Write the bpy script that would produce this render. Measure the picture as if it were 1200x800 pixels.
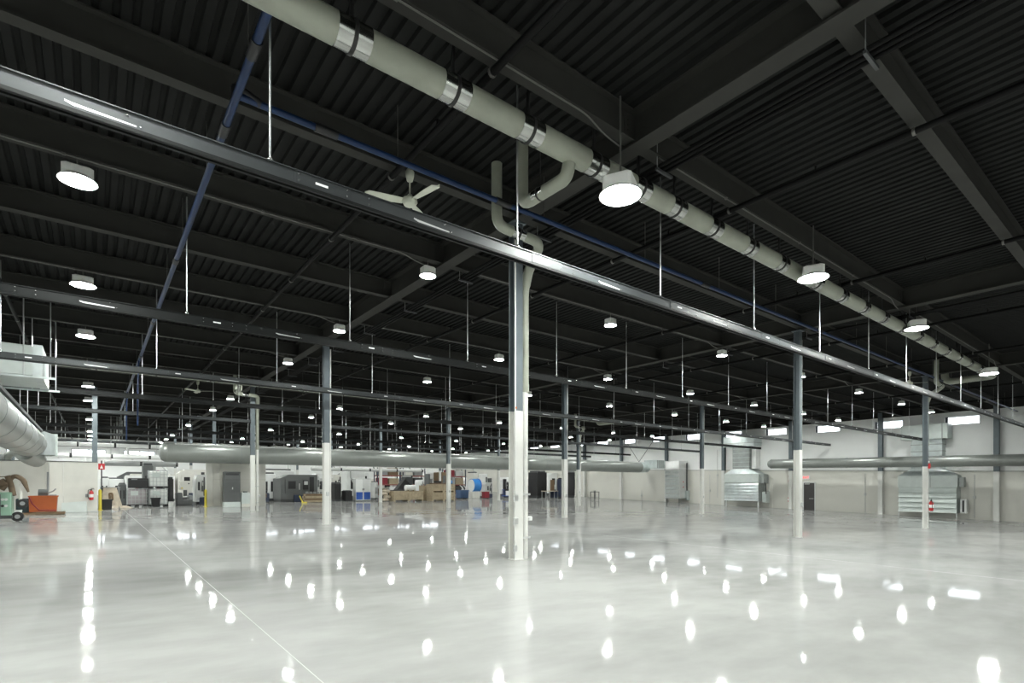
import bpy, bmesh, math, random
from mathutils import Vector, Matrix
random.seed(7)
for _o in list(bpy.data.objects): bpy.data.objects.remove(_o)
SC = bpy.context.scene
COL = SC.collection

# ------------------------------------------------------------------ camera, sky, exposure
H, F, YAW, YH = 1.6, 628.5, 0.663, 567.9          # eye height, focal length in px, heading, horizon row
cY, sY = math.sin(YAW), math.cos(YAW)
cam_d = bpy.data.cameras.new('camera'); cam = bpy.data.objects.new('camera', cam_d); COL.objects.link(cam)
cam_d.sensor_width = 36; cam_d.lens = F / 1200 * 36; cam_d.shift_y = (YH - 400) / 1200
cam_d.clip_start = .05; cam_d.clip_end = 400
cam.location = (0, 0, H); cam.rotation_euler = (math.pi / 2, 0, -YAW)
SC.camera = cam
SC.view_settings.view_transform = 'Standard'; SC.view_settings.look = 'None'
SC.view_settings.exposure = 0.36; SC.view_settings.gamma = 1; SC.view_settings.use_curve_mapping = False
LAMP = 385.0                                       # radiance of the lamp lenses
w = bpy.data.worlds.new('overcast'); SC.world = w; w.use_nodes = True
w.node_tree.nodes['Background'].inputs[0].default_value = (.93, .97, 1, 1)
w.node_tree.nodes['Background'].inputs[1].default_value = 4.0
try:
    SC.cycles.sample_clamp_indirect = 8; SC.cycles.use_light_tree = True
except Exception: pass

# ------------------------------------------------------------------ picture -> place helpers
def ratio(x):
    t = (x - 600) / F; return (cY + t * sY) / (sY - t * cY)          # X / Y along a picture column
def depthY(x, Y): return Y / (sY - (x - 600) / F * cY)
def depthX(x, X): return X / (cY + (x - 600) / F * sY)
def zY(x, y, Y): return H - (y - YH) * depthY(x, Y) / F
def zX(x, y, X): return H - (y - YH) * depthX(x, X) / F
def YX(x, X): return X / ratio(x)
def fz(X, Y): return .24 - .0276 * X + .0015 * Y + .00045 * X * Y      # the slab falls gently to the right wall

# ------------------------------------------------------------------ materials
MATS = {}
def mat(name, col, rough=.5, metal=0., var=.0, scale=4., emit=None, spec=.5, bump=0., alpha=None, trans=0.):
    if name in MATS: return MATS[name]
    m = bpy.data.materials.new(name); m.use_nodes = True; nt = m.node_tree; b = nt.nodes['Principled BSDF']
    c = (*col, 1)
    b.inputs['Base Color'].default_value = c; b.inputs['Roughness'].default_value = rough
    b.inputs['Metallic'].default_value = metal; b.inputs['Specular IOR Level'].default_value = spec
    if trans: b.inputs['Transmission Weight'].default_value = trans
    if emit: b.inputs['Emission Color'].default_value = (*emit[0], 1); b.inputs['Emission Strength'].default_value = emit[1]
    if var or bump:
        tc = nt.nodes.new('ShaderNodeTexCoord'); n = nt.nodes.new('ShaderNodeTexNoise')
        n.inputs['Scale'].default_value = scale; n.inputs['Detail'].default_value = 5
        nt.links.new(tc.outputs['Object'], n.inputs['Vector'])
        if var:
            r = nt.nodes.new('ShaderNodeValToRGB')
            r.color_ramp.elements[0].position = .3; r.color_ramp.elements[1].position = .7
            r.color_ramp.elements[0].color = (*[max(0, k * (1 - var)) for k in col], 1)
            r.color_ramp.elements[1].color = (*[min(1, k * (1 + var)) for k in col], 1)
            nt.links.new(n.outputs['Fac'], r.inputs['Fac']); nt.links.new(r.outputs['Color'], b.inputs['Base Color'])
        if bump:
            bp = nt.nodes.new('ShaderNodeBump'); bp.inputs['Strength'].default_value = bump; bp.inputs['Distance'].default_value = .02
            nt.links.new(n.outputs['Fac'], bp.inputs['Height']); nt.links.new(bp.outputs['Normal'], b.inputs['Normal'])
    MATS[name] = m; return m

def floor_mat():
    m = bpy.data.materials.new('polished_concrete'); m.use_nodes = True; nt = m.node_tree; N = nt.nodes; L = nt.links
    b = N['Principled BSDF']; tc = N.new('ShaderNodeTexCoord')
    mp = N.new('ShaderNodeMapping'); mp.inputs['Scale'].default_value = (.5, 1., 1.); L.new(tc.outputs['Object'], mp.inputs['Vector'])
    n1 = N.new('ShaderNodeTexNoise'); n1.inputs['Scale'].default_value = .55; n1.inputs['Detail'].default_value = 7; n1.inputs['Roughness'].default_value = .6
    n2 = N.new('ShaderNodeTexNoise'); n2.inputs['Scale'].default_value = 3.2; n2.inputs['Detail'].default_value = 6
    L.new(mp.outputs['Vector'], n1.inputs['Vector']); L.new(mp.outputs['Vector'], n2.inputs['Vector'])
    mx = N.new('ShaderNodeMix'); mx.data_type = 'FLOAT'; mx.inputs[0].default_value = .3
    L.new(n1.outputs['Fac'], mx.inputs[2]); L.new(n2.outputs['Fac'], mx.inputs[3])
    r = N.new('ShaderNodeValToRGB'); e = r.color_ramp.elements
    e[0].position = .36; e[0].color = (.33, .33, .322, 1); e[1].position = .58; e[1].color = (.435, .435, .425, 1)
    L.new(mx.outputs[0], r.inputs['Fac']); L.new(r.outputs['Color'], b.inputs['Base Color'])
    rr = N.new('ShaderNodeMapRange'); rr.inputs[1].default_value = .35; rr.inputs[2].default_value = .65
    rr.inputs[3].default_value = .03; rr.inputs[4].default_value = .06
    L.new(n2.outputs['Fac'], rr.inputs[0]); L.new(rr.outputs[0], b.inputs['Roughness'])
    n3 = N.new('ShaderNodeTexNoise'); n3.inputs['Scale'].default_value = 2.4; n3.inputs['Detail'].default_value = 2; L.new(tc.outputs['Object'], n3.inputs['Vector'])
    bp = N.new('ShaderNodeBump'); bp.inputs['Strength'].default_value = .06; bp.inputs['Distance'].default_value = .01
    L.new(n3.outputs['Fac'], bp.inputs['Height']); L.new(bp.outputs['Normal'], b.inputs['Normal'])
    b.inputs['Specular IOR Level'].default_value = 0; L.remove(b.inputs['Roughness'].links[0]); b.inputs['Roughness'].default_value = .9
    gl = N.new('ShaderNodeBsdfGlossy'); L.new(rr.outputs[0], gl.inputs['Roughness']); L.new(bp.outputs['Normal'], gl.inputs['Normal'])
    fr = N.new('ShaderNodeFresnel'); fr.inputs['IOR'].default_value = 1.5
    mu = N.new('ShaderNodeMath'); mu.operation = 'MULTIPLY'; mu.inputs[1].default_value = .8; L.new(fr.outputs[0], mu.inputs[0])
    mixs = N.new('ShaderNodeMixShader'); L.new(mu.outputs[0], mixs.inputs[0]); L.new(b.outputs[0], mixs.inputs[1]); L.new(gl.outputs[0], mixs.inputs[2])
    L.new(mixs.outputs[0], N['Material Output'].inputs['Surface'])
    return m

M = dict(
    deck=mat('dark_roof_deck', (.0150, .0155, .0150), .8, 0, .15, 1.5, spec=.08),
    beam=mat('charcoal_beam_paint', (.037, .037, .034), .7, 0, .1, 2, spec=.12),
    wall=mat('white_wall_paint', (.86, .87, .86), .6, 0, .03, .6),
    wains=mat('warm_grey_wall_paint', (.64, .63, .58), .55, 0, .04, .5),
    trim=mat('wall_trim_grey', (.42, .42, .40), .5),
    colup=mat('blue_grey_steel_paint', (.13, .155, .17), .42, .2, .1, 3),
    colwh=mat('white_column_paint', (.70, .70, .67), .45, 0, .04, 2),
    bus=mat('dark_grey_busway_enamel', (.034, .038, .040), .42, .25, .1, 2),
    busblk=mat('black_busway_rail', (.010, .011, .011), .5, spec=.15),
    rod=mat('zinc_threaded_rod', (.55, .57, .57), .35, .8),
    rivet=mat('bright_zinc', (.85, .87, .86), .25, .9),
    sticker=mat('white_print_label', (.85, .85, .85), .5),
    pipe=mat('cream_pipe_jacket', (.27, .285, .235), .45, 0, .08, 3, bump=.1),
    pipeband=mat('polished_band_steel', (.45, .46, .44), .18, 1.),
    strap=mat('black_strap', (.012, .012, .012), .5),
    blue=mat('blue_air_pipe', (.006, .022, .072), .4, spec=.3),
    blackpipe=mat('black_sprinkler_pipe', (.006, .006, .006), .6, spec=.1),
    conduit=mat('galvanised_conduit', (.13, .13, .12), .5, .4),
    galv=mat('galvanised_sheet', (.55, .60, .60), .34, .65, .12, 2.5),
    galvd=mat('galvanised_sheet_dull', (.33, .355, .345), .45, .3, .12, 3),
    duct=mat('grey_green_duct_paint', (.25, .265, .25), .33, .35, .06, 1.5),
    ductseam=mat('duct_seam_grey', (.24, .26, .25), .5, .2),
    lens=mat('lamp_lens_glow', (1, 1, 1), .5, emit=((.96, 1., .95), LAMP)),
    lampwh=mat('white_lamp_enamel', (.80, .81, .78), .4),
    fan=mat('cream_fan_enamel', (.55, .57, .48), .45),
    black=mat('black_plastic', (.012, .012, .013), .5, 0, .2, 3),
    char=mat('charcoal_paint', (.045, .048, .050), .5, 0, .12, 2),
    dgrey=mat('dark_grey_paint', (.10, .105, .105), .5, 0, .1, 2),
    mgrey=mat('mid_grey_paint', (.26, .27, .27), .45, 0, .1, 2),
    lgrey=mat('light_grey_paint', (.52, .53, .52), .45, 0, .06, 2),
    white=mat('white_machine_paint', (.78, .79, .78), .4, 0, .04, 2),
    offw=mat('off_white_paint', (.68, .67, .62), .5, 0, .05, 2),
    navy=mat('navy_paint', (.025, .035, .065), .45, 0, .1, 2),
    royal=mat('royal_blue_paint', (.02, .09, .40), .4, 0, .08, 2),
    sky=mat('bright_blue_paint', (.03, .20, .55), .35, 0, .08, 2),
    bluebin=mat('slate_blue_plastic', (.06, .11, .21), .5, 0, .1, 3),
    red=mat('red_enamel', (.50, .02, .025), .4),
    dred=mat('dark_red_paint', (.22, .012, .025), .45, 0, .1, 3),
    orange=mat('orange_steel_paint', (.40, .085, .014), .4, 0, .08, 3),
    yellow=mat('safety_yellow', (.72, .60, .06), .45),
    wood=mat('pale_crate_wood', (.38, .31, .21), .7, 0, .18, 5),
    dwood=mat('brown_board', (.17, .11, .06), .6, 0, .15, 4),
    green=mat('sage_green_enamel', (.22, .36, .27), .4, 0, .08, 2),
    teal=mat('dark_teal_plastic', (.012, .03, .035), .45, 0, .1, 3),
    rubber=mat('black_rubber', (.015, .015, .015), .7),
    tarp=mat('beige_tarp', (.52, .45, .36), .8, 0, .15, 6, bump=.4),
    browncl=mat('brown_cover_cloth', (.14, .10, .065), .8, 0, .2, 6, bump=.3),
    plas=mat('translucent_white_plastic', (.78, .80, .78), .35, 0, .05, 3),
    plasb=mat('tan_grey_plastic', (.38, .35, .36), .4, 0, .08, 3),
    cage=mat('cage_tube_zinc', (.50, .52, .53), .35, .7),
    doord=mat('dark_brown_door', (.055, .050, .050), .45, 0, .08, 2),
    steel=mat('brushed_steel', (.55, .55, .54), .3, .9),
    exitred=mat('exit_sign_red', (.75, .03, .03), .5, emit=((1, .06, .05), 1.2)),
    ltgreen=mat('pale_green_panel', (.56, .61, .59), .45, 0, .05, 3),
    frame=mat('dark_window_frame', (.10, .11, .12), .4, .4),
    glass=mat('window_glass', (.95, .98, 1), .02, 0, trans=1.0),
    floor=floor_mat(),
    joint=mat('joint_filler', (.455, .455, .445), .3),
)

# ------------------------------------------------------------------ mesh builder
class MB:
    def __init__(s): s.v = []; s.f = []; s.sm = []; s.mi = []
    def face(s, idx, sm=False, mi=0): s.f.append(idx); s.sm.append(sm); s.mi.append(mi)
    def hexa(s, p, mi=0):
        n = len(s.v); s.v += p
        for q in ((0,3,2,1),(4,5,6,7),(0,1,5,4),(1,2,6,5),(2,3,7,6),(3,0,4,7)): s.face([n+k for k in q], False, mi)
        return s
    def box(s, x0, x1, y0, y1, z0, z1, mi=0):
        return s.hexa([(x0,y0,z0),(x1,y0,z0),(x1,y1,z0),(x0,y1,z0),(x0,y0,z1),(x1,y0,z1),(x1,y1,z1),(x0,y1,z1)], mi)
    def bbox(s, x0, x1, y0, y1, z0, z1, b=.02, mi=0):          # box with chamfered vertical edges and top edge
        ring = [(x0+b,y0),(x1-b,y0),(x1,y0+b),(x1,y1-b),(x1-b,y1),(x0+b,y1),(x0,y1-b),(x0,y0+b)]
        cx, cy_ = (x0+x1)/2, (y0+y1)/2
        n = len(s.v)
        for z, k in ((z0, 0), (z1-b, 0), (z1, b)):
            for (x, y) in ring:
                s.v.append((x + (k if x < cx else -k)*.9, y + (k if y < cy_ else -k)*.9, z))
        s.face([n+k for k in range(7,-1,-1)], False, mi); s.face([n+16+k for k in range(8)], False, mi)
        for r in (0, 8):
            for k in range(8): s.face([n+r+k, n+r+(k+1)%8, n+r+8+(k+1)%8, n+r+8+k], False, mi)
        return s
    def prism(s, poly, ax, a0, a1, mi=0):                      # polygon extruded along an axis
        n = len(s.v); k = len(poly)
        def P(p, a): return {'x': (a, p[0], p[1]), 'y': (p[0], a, p[1]), 'z': (p[0], p[1], a)}[ax]
        for a in (a0, a1): s.v += [P(p, a) for p in poly]
        s.face(list(range(n+k-1, n-1, -1)), False, mi); s.face(list(range(n+k, n+2*k)), False, mi)
        for i in range(k): s.face([n+i, n+(i+1)%k, n+k+(i+1)%k, n+k+i], False, mi)
        return s
    def tube(s, pts, r, n=12, caps=True, mi=0, closed=False):
        pts = [Vector(p) for p in pts]; m = len(pts)
        if isinstance(r, (list, tuple)):
            rs = [r[min(len(r)-1, int(round(i*(len(r)-1)/(m-1))))] for i in range(m)]
        else: rs = [r]*m
        u = None; base = len(s.v)
        for i, p in enumerate(pts):
            d = (pts[min(i+1,m-1)]-pts[max(i-1,0)])
            d = d.normalized() if d.length > 1e-9 else Vector((0,0,1))
            if u is None:
                u = d.cross(Vector((0,0,1)) if abs(d.z) < .9 else Vector((1,0,0))).normalized()
            else:
                u = (u - d*u.dot(d)).normalized()
            w_ = d.cross(u)
            for k in range(n):
                a = 2*math.pi*k/n; q = p + (u*math.cos(a) + w_*math.sin(a))*rs[i]; s.v.append(tuple(q))
        for i in range(m-1):
            for k in range(n):
                s.face([base+i*n+k, base+i*n+(k+1)%n, base+(i+1)*n+(k+1)%n, base+(i+1)*n+k], True, mi)
        if caps:
            s.face([base+k for k in range(n-1,-1,-1)], False, mi); s.face([base+(m-1)*n+k for k in range(n)], False, mi)
        return s
    def cyl(s, p0, p1, r, n=12, r2=None, mi=0): return s.tube([p0, p1], [r, r if r2 is None else r2], n, True, mi)
    def lathe(s, prof, c=(0,0,0), n=20, mi=0):                # (r, z) profile about z
        base = len(s.v); m = len(prof)
        for r, z in prof:
            for k in range(n):
                a = 2*math.pi*k/n; s.v.append((c[0]+r*math.cos(a), c[1]+r*math.sin(a), c[2]+z))
        for i in range(m-1):
            for k in range(n): s.face([base+i*n+k, base+i*n+(k+1)%n, base+(i+1)*n+(k+1)%n, base+(i+1)*n+k], True, mi)
        s.face([base+k for k in range(n-1,-1,-1)], False, mi); s.face([base+(m-1)*n+k for k in range(n)], False, mi)
        return s
    def ibeam(s, ax, a0, a1, c, z0, z1, w_, tf=.03, tw=.02):  # I section running along x or y
        h = w_/2
        poly = [(c-h,z0),(c+h,z0),(c+h,z0+tf),(c+tw/2,z0+tf),(c+tw/2,z1-tf),(c+h,z1-tf),(c+h,z1),(c-h,z1),(c-h,z1-tf),(c-tw/2,z1-tf),(c-tw/2,z0+tf),(c-h,z0+tf)]
        return s.prism(poly, ax, a0, a1)
    def mesh(s, name, mats, recalc=True):
        me = bpy.data.meshes.new(name); me.from_pydata(s.v, [], s.f)
        for m_ in (mats if isinstance(mats, (list, tuple)) else [mats]): me.materials.append(m_)
        me.polygons.foreach_set('use_smooth', s.sm); me.polygons.foreach_set('material_index', s.mi); me.update()
        if any(s.sm): me.set_sharp_from_angle(angle=math.radians(42))
        if not recalc: return me
        bm = bmesh.new(); bm.from_mesh(me); bmesh.ops.recalc_face_normals(bm, faces=bm.faces); bm.to_mesh(me); bm.free()
        return me
def fillet(pts, r, k=5):
    pts = [Vector(p) for p in pts]; out = [pts[0]]
    for a, b, c in zip(pts, pts[1:], pts[2:]):
        d0 = (a-b).normalized(); d1 = (c-b).normalized(); L = min(r, (a-b).length*.49, (c-b).length*.49)
        p0, p1 = b+d0*L, b+d1*L
        for i in range(k+1):
            t = i/k; out.append(p0*(1-t)**2 + b*2*t*(1-t) + p1*t*t)
    out.append(pts[-1]); return out

def link(name, me, parent=None, loc=None):
    o = bpy.data.objects.new(name, me); COL.objects.link(o)
    if parent is not None: o.parent = parent
    if loc is not None: o.location = loc
    return o
def tag(o, label=None, cat=None, group=None, kind=None):
    for k, v in (('label', label), ('category', cat), ('group', group), ('kind', kind)):
        if v: o[k] = v
    return o
def thing(name, label, cat, loc=(0,0,0), rz=0., group=None):
    o = bpy.data.objects.new(name, None); COL.objects.link(o); o.location = loc; o.rotation_euler.z = rz
    o.empty_display_size = .1
    return tag(o, label, cat, group)
def part(name, mb, mt, parent, label=None, loc=None):
    o = link(name, mb if isinstance(mb, bpy.types.Mesh) else mb.mesh(name, mt), parent, loc)
    if label: o['label'] = label
    return o
def single(name, mb, mt, label, cat, loc=(0,0,0), group=None, rz=0.):
    o = link(name, mb if isinstance(mb, bpy.types.Mesh) else mb.mesh(name, mt), None, loc); o.rotation_euler.z = rz
    return tag(o, label, cat, group)
def struct(name, mb, mt, parent=None):
    o = link(name, mb.mesh(name, mt), parent)
    if parent is None: o['kind'] = 'structure'
    return o
def copy_tree(o, parent=None):
    c = o.copy(); COL.objects.link(c); c.parent = parent
    for ch in o.children: copy_tree(ch, c)
    return c

# ================================================================== THE HALL
XL, XR, YB, YF = -30.0, 50.0, -14.0, 80.0
DECK = 7.45
GX = [-18.2, -5.7, 6.77, 19.2, 31.9]              # girder lines
BY0, BDY = 8.44, 2.93                              # beam rows
# floor
mb = MB(); NX, NY = 40, 47
for j in range(NY+1):
    for i in range(NX+1):
        X = XL+(XR-XL)*i/NX; Y = YB+(YF-YB)*j/NY; mb.v.append((X, Y, fz(X, Y)))
for j in range(NY):
    for i in range(NX):
        a = j*(NX+1)+i; mb.face([a, a+1, a+NX+2, a+NX+1], True)
floor = link('floor', mb.mesh('floor', M['floor'], False)); floor['kind'] = 'structure'
floor.data.normals_split_custom_set_from_vertices([(0, 0, 1)]*len(floor.data.vertices))
def floor_strip(name, pts, wd, mt):                    # thin saw-cut filler lines following the slab
    mb = MB()
    for (X0, Y0, X1, Y1) in pts:
        n = 24; d = Vector((X1-X0, Y1-Y0)); p = Vector((-d.y, d.x)).normalized()*wd/2; b = len(mb.v)
        for i in range(n+1):
            q = Vector((X0, Y0))+d*i/n
            for s_ in (-1, 1): mb.v.append((q.x+p.x*s_, q.y+p.y*s_, fz(q.x, q.y)+.0015))
        for i in range(n): mb.face([b+2*i, b+2*i+1, b+2*i+3, b+2*i+2])
    return struct(name, mb, mt, floor)
floor_strip('floor_joint', [(1.27, -13, 1.27, 79)], .007, M['joint'])
floor_strip('floor_joint', [(13., -13, 13., 79)], .012, M['joint'])

# ceiling deck: trapezoid ribs running away from the camera line
mb = MB(); P = .2032; x = XL; prof = []
while x < XR:
    prof += [(x, DECK), (x+.105, DECK), (x+.125, DECK+.055), (x+.1832, DECK+.055)]; x += P
prof.append((x, DECK))
n = len(prof)
for Y in (YB, YF): mb.v += [(px, Y, pz) for px, pz in prof]
for i in range(n-1): mb.face([i, i+1, n+i+1, n+i])
b = len(mb.v); mb.v += [(XL, YB, DECK+.15), (XR+.4, YB, DECK+.15), (XR+.4, YF, DECK+.15), (XL, YF, DECK+.15)]; mb.face([b, b+1, b+2, b+3])
ceiling = struct('ceiling', mb, M['deck'])
GB, BB = 6.90, 6.97
for gx in GX:
    struct('girder', MB().ibeam('y', YB, YF, gx, GB, DECK, .30, .035, .03), M['beam'], ceiling)
struct('girder', MB().ibeam('y', YB, YF, XR-.17, BB-.02, DECK, .30, .03, .03), M['beam'], ceiling)
rows = [BY0 + BDY*k for k in range(-7, 25)]
edges = [XL] + GX + [XR]
bmesh_cache = {}
for a, b in zip(edges, edges[1:]):
    L = round(b-a-.03, 3)
    me = MB().ibeam('x', .015, L, 0, BB, DECK, .20, .025, .02).mesh('beam', M['beam'])
    for Y in rows:
        if -13.5 < Y < 79.5: part('beam', me, None, ceiling, loc=(a, Y, 0))
# bolt clips where the beams frame into the girders close by
me = None
for gx in GX[2:4]:
    for Y in rows:
        if 2 < Y < 22:
            if me is None:
                m2 = MB()
                for k in range(5): m2.cyl((-.19, -.09, BB+.10+k*.075), (-.19, -.115, BB+.10+k*.075), .014, 6)
                m2.box(-.26, -.02, -.10, -.085, BB+.06, BB+.44)
                me = m2.mesh('beam_clip', M['beam'])
            part('beam_clip', me, None, ceiling, loc=(gx, Y+.075, 0))

# right wall with clerestory windows
WZ = lambda Y: 6.45 + .0155*Y                          # window head line
wins = []
for (xa, xb) in ((1148.5,1107),(1058,1024.7),(984,955),(921.5,897),(869,848),(820,803),(780,763),(744,730),(712,698),(686,674)):
    wins.append((YX(xa, XR), YX(xb, XR)))
wins += [(53.6, 55.7), (58., 60.1), (62.4, 64.5), (66.8, 68.9), (71.2, 73.3), (5.0, 7.1), (.4, 2.5)]
wins.sort()
WH = .60
mb = MB(); T = .32
brk = sorted(set([YB, YF] + [q for w_ in wins for q in w_] + list(range(-12, 80, 4))))
def quad(mb, p, mi=0): n = len(mb.v); mb.v += p; mb.face([n, n+1, n+2, n+3], False, mi)
for a, b in zip(brk, brk[1:]):
    m_ = (a+b)/2; hole = any(w0 <= m_ <= w1 for w0, w1 in wins)
    for xx, s_ in ((XR, 1), (XR+T, 1)):
        quad(mb, [(xx,a,fz(XR,a)-.15),(xx,b,fz(XR,b)-.15),(xx,b,fz(XR,b)+3.5),(xx,a,fz(XR,a)+3.5)], 1)
        if hole:
            quad(mb, [(xx,a,fz(XR,a)+3.5),(xx,b,fz(XR,b)+3.5),(xx,b,WZ(b)-WH),(xx,a,WZ(a)-WH)])
            quad(mb, [(xx,a,WZ(a)),(xx,b,WZ(b)),(xx,b,DECK+.15),(xx,a,DECK+.15)])
        else:
            quad(mb, [(xx,a,fz(XR,a)+3.5),(xx,b,fz(XR,b)+3.5),(xx,b,DECK+.15),(xx,a,DECK+.15)])
for a, b in wins:
    for (p, q) in (((a,WZ(a)-WH),(b,WZ(b)-WH)), ((b,WZ(b)-WH),(b,WZ(b))), ((b,WZ(b)),(a,WZ(a))), ((a,WZ(a)),(a,WZ(a)-WH))):
        quad(mb, [(XR,p[0],p[1]),(XR,q[0],q[1]),(XR+T,q[0],q[1]),(XR+T,p[0],p[1])])
struct('wall_right', mb, [M['wall'], M['wains']])
for k, (a, b) in enumerate(wins):
    m_ = (a+b)/2; z1 = WZ(m_); z0 = z1-WH
    f = struct('window_%d' % (k+1), MB().box(XR+.18,XR+.24,a,a+.07,z0,z1).box(XR+.18,XR+.24,b-.16,b,z0,z1).box(XR+.18,XR+.24,a,b,z0-.02,z0+.04).box(XR+.18,XR+.24,a,b,z1-.04,z1+.02), M['frame'])
    part('pane', MB().box(XR+.205, XR+.211, a+.07, b-.16, z0+.04, z1-.04), M['glass'], f)
# paint line rail on the right wall
mb = MB()
for a, b in zip(range(-14, 80, 2), range(-12, 82, 2)):
    za, zb = fz(XR,a)+3.5, fz(XR,b)+3.5
    mb.hexa([(XR-.05,a,za-.05),(XR,a,za-.05),(XR,b,zb-.05),(XR-.05,b,zb-.05),(XR-.05,a,za+.03),(XR,a,za+.03),(XR,b,zb+.03),(XR-.05,b,zb+.03)])
struct('trim_1', mb, M['trim'])
# far, left and rear walls
FW = [(xw, xw+3.2) for xw in (-24., -18.5, -13., -7.5, -2., 2.9, 7.4, 12.2, 17.4, 22.6, 27.8, 33., 38.2, 43.4)]
mb = MB(); brk = sorted(set([XL, XR] + [q for w_ in FW for q in w_]))
Z0, Z1 = 5.05, 5.75
for a, b in zip(brk, brk[1:]):
    hole = any(w0 <= (a+b)/2 <= w1 for w0, w1 in FW)
    for yy in (YF, YF+.3):
        quad(mb, [(a,yy,fz(a,YF)-.2),(b,yy,fz(b,YF)-.2),(b,yy,Z0),(a,yy,Z0)])
        if not hole: quad(mb, [(a,yy,Z0),(b,yy,Z0),(b,yy,Z1),(a,yy,Z1)])
        quad(mb, [(a,yy,Z1),(b,yy,Z1),(b,yy,DECK+.15),(a,yy,DECK+.15)])
for a, b in FW: mb.box(a-.02,a,YF,YF+.3,Z0,Z1).box(b,b+.02,YF,YF+.3,Z0,Z1)
struct('wall_far', mb, M['wall'])
for k, (a, b) in enumerate(FW):
    f = struct('window_%d' % (k+31), MB().box(a,a+.08,YF+.1,YF+.16,Z0,Z1).box(b-.08,b,YF+.1,YF+.16,Z0,Z1).box(a,b,YF+.1,YF+.16,Z0,Z0+.06).box(a,b,YF+.1,YF+.16,Z1-.06,Z1).box((a+b)/2-.04,(a+b)/2+.04,YF+.1,YF+.16,Z0,Z1), M['frame'])
    for p, q in ((a+.08, (a+b)/2-.04), ((a+b)/2+.04, b-.08)):
        part('pane', MB().box(p, q, YF+.125, YF+.131, Z0+.06, Z1-.06), M['glass'], f)
struct('wall_left', MB().box(XL-.3, XL, YB, YF, -.6, DECK+.15), M['wall'])
struct('wall_back', MB().box(XL, XR+.3, YB-.3, YB, -1.6, DECK+.15), M['wall'])
# ================================================================== COLUMNS
def hsec(mb, z0, z1, fw=.2, d=.2, tf=.02, tw=.014):
    mb.box(-fw/2, fw/2, -d/2, -d/2+tf, z0, z1); mb.box(-fw/2, fw/2, d/2-tf, d/2, z0, z1)
    mb.box(-tw/2, tw/2, -d/2+tf, d/2-tf, z0, z1); return mb
CB = 'slim steel column, grey above and white below, standing '
COLS = [
 (6.77, 8.54, 'steel column with orange mark, white drain pipe and three outlet boxes, by the ceiling fan', 'm'),
 (6.77, 19.82, CB+'in front of the big round grey duct', 'c'),
 (6.77, 31.38, CB+'beside a white drain pipe and the dark grey cabinet', ''),
 (19.15, 8.51, CB+'before the dark brown door, thin conduit on its side', 'c'),
 (19.15, 20.13, CB+'with bare conduit, before the brown board and table', 'c'),
 (19.15, 31.6, CB+'before the wooden crates', 'c'),
 (31.9, 8.18, 'steel column carrying a red fire extinguisher and red alarm box', 'e'),
 (31.9, 20.34, CB+'by the wall unit with red buttons', 'c'),
 (31.9, 31.88, CB+'with drain pipe near the small black table', 'c')]
for yy in (43., 54.5, 66.):
    for xx in (6.77, 19.15, 31.9):
        COLS.append((xx, yy if xx != 19.15 or yy > 43 else 42.57, CB+'among the machines behind the big duct', 'f'))
for yy in (20., 31.5, 54.5, 66.): COLS.append((-5.7, yy, CB+'on the far side of the white partition', 'f'))
for (X, Y, lab, kd) in COLS:
    z0 = fz(X, Y); zp = 3.0
    t = thing('steel_column', lab, 'column', (X, Y, z0), 0, 'columns among the machines' if 'among' in lab else ('columns beyond the partition' if 'far side' in lab else None))
    part('upper_shaft', hsec(MB(), zp, GB-z0), M['colup'], t, 'bare blue-grey steel upper part')
    part('painted_shaft', hsec(MB(), 0, zp, .206, .206, .023, .018), M['colwh'], t, 'white painted lower part')
    part('base_plate', MB().box(-.118, .118, -.118, .118, -.02, .012), M['colwh'], t)
    part('cap_plate', MB().box(-.15, .15, -.15, .15, GB-z0-.025, GB-z0-.002), M['colup'], t)
    if kd in 'mce' and kd:
        cx = -.02 if kd == 'm' else .03
        part('conduit', MB().tube([(-.115 if kd == 'm' else .145, -.125 if kd == 'm' else -.06, .35 if kd == 'm' else 0), (-.115 if kd == 'm' else .145, -.125 if kd == 'm' else -.06, GB-z0-.3)], .016 if kd == 'm' else .026, 8), M['colwh'], t)
        if kd == 'm':
            for zb, w_ in ((1.18, .05), (.72, .05), (.18, .035)):
                bx = part('outlet_box', MB().bbox(-.16, -.16+2*w_, -.16, -.10, zb, zb+.13, .01), M['lgrey'], t)
                part('outlet_cover', MB().box(-.15, -.15+1.6*w_, -.166, -.16, zb+.02, zb+.11), M['steel'], bx)
            part('orange_mark', MB().box(-.12, -.09, -.145, -.142, 3.03, 3.07), M['orange'], t)
        else:
            part('outlet_box', MB().bbox(-.03, .07, -.17, -.11, 1.05, 1.2, .01), M['lgrey'], t)
# wall columns along the right wall
for k, x in enumerate((1168, 1032, 927, 848, 781, 728, 685)):
    Y = YX(x, XR-.25); z0 = fz(XR-.25, Y)
    t = thing('wall_column', 'dark grey wall column, painted white at its foot, between clerestory windows', 'column', (XR-.25, Y, z0), math.pi/2, 'columns along the right wall')
    part('upper_shaft', hsec(MB(), 3.45, DECK-z0-.1, .3, .3, .025), M['colup'], t)
    part('painted_shaft', hsec(MB(), 0, 3.45, .306, .306, .028), M['colwh'], t)

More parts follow.
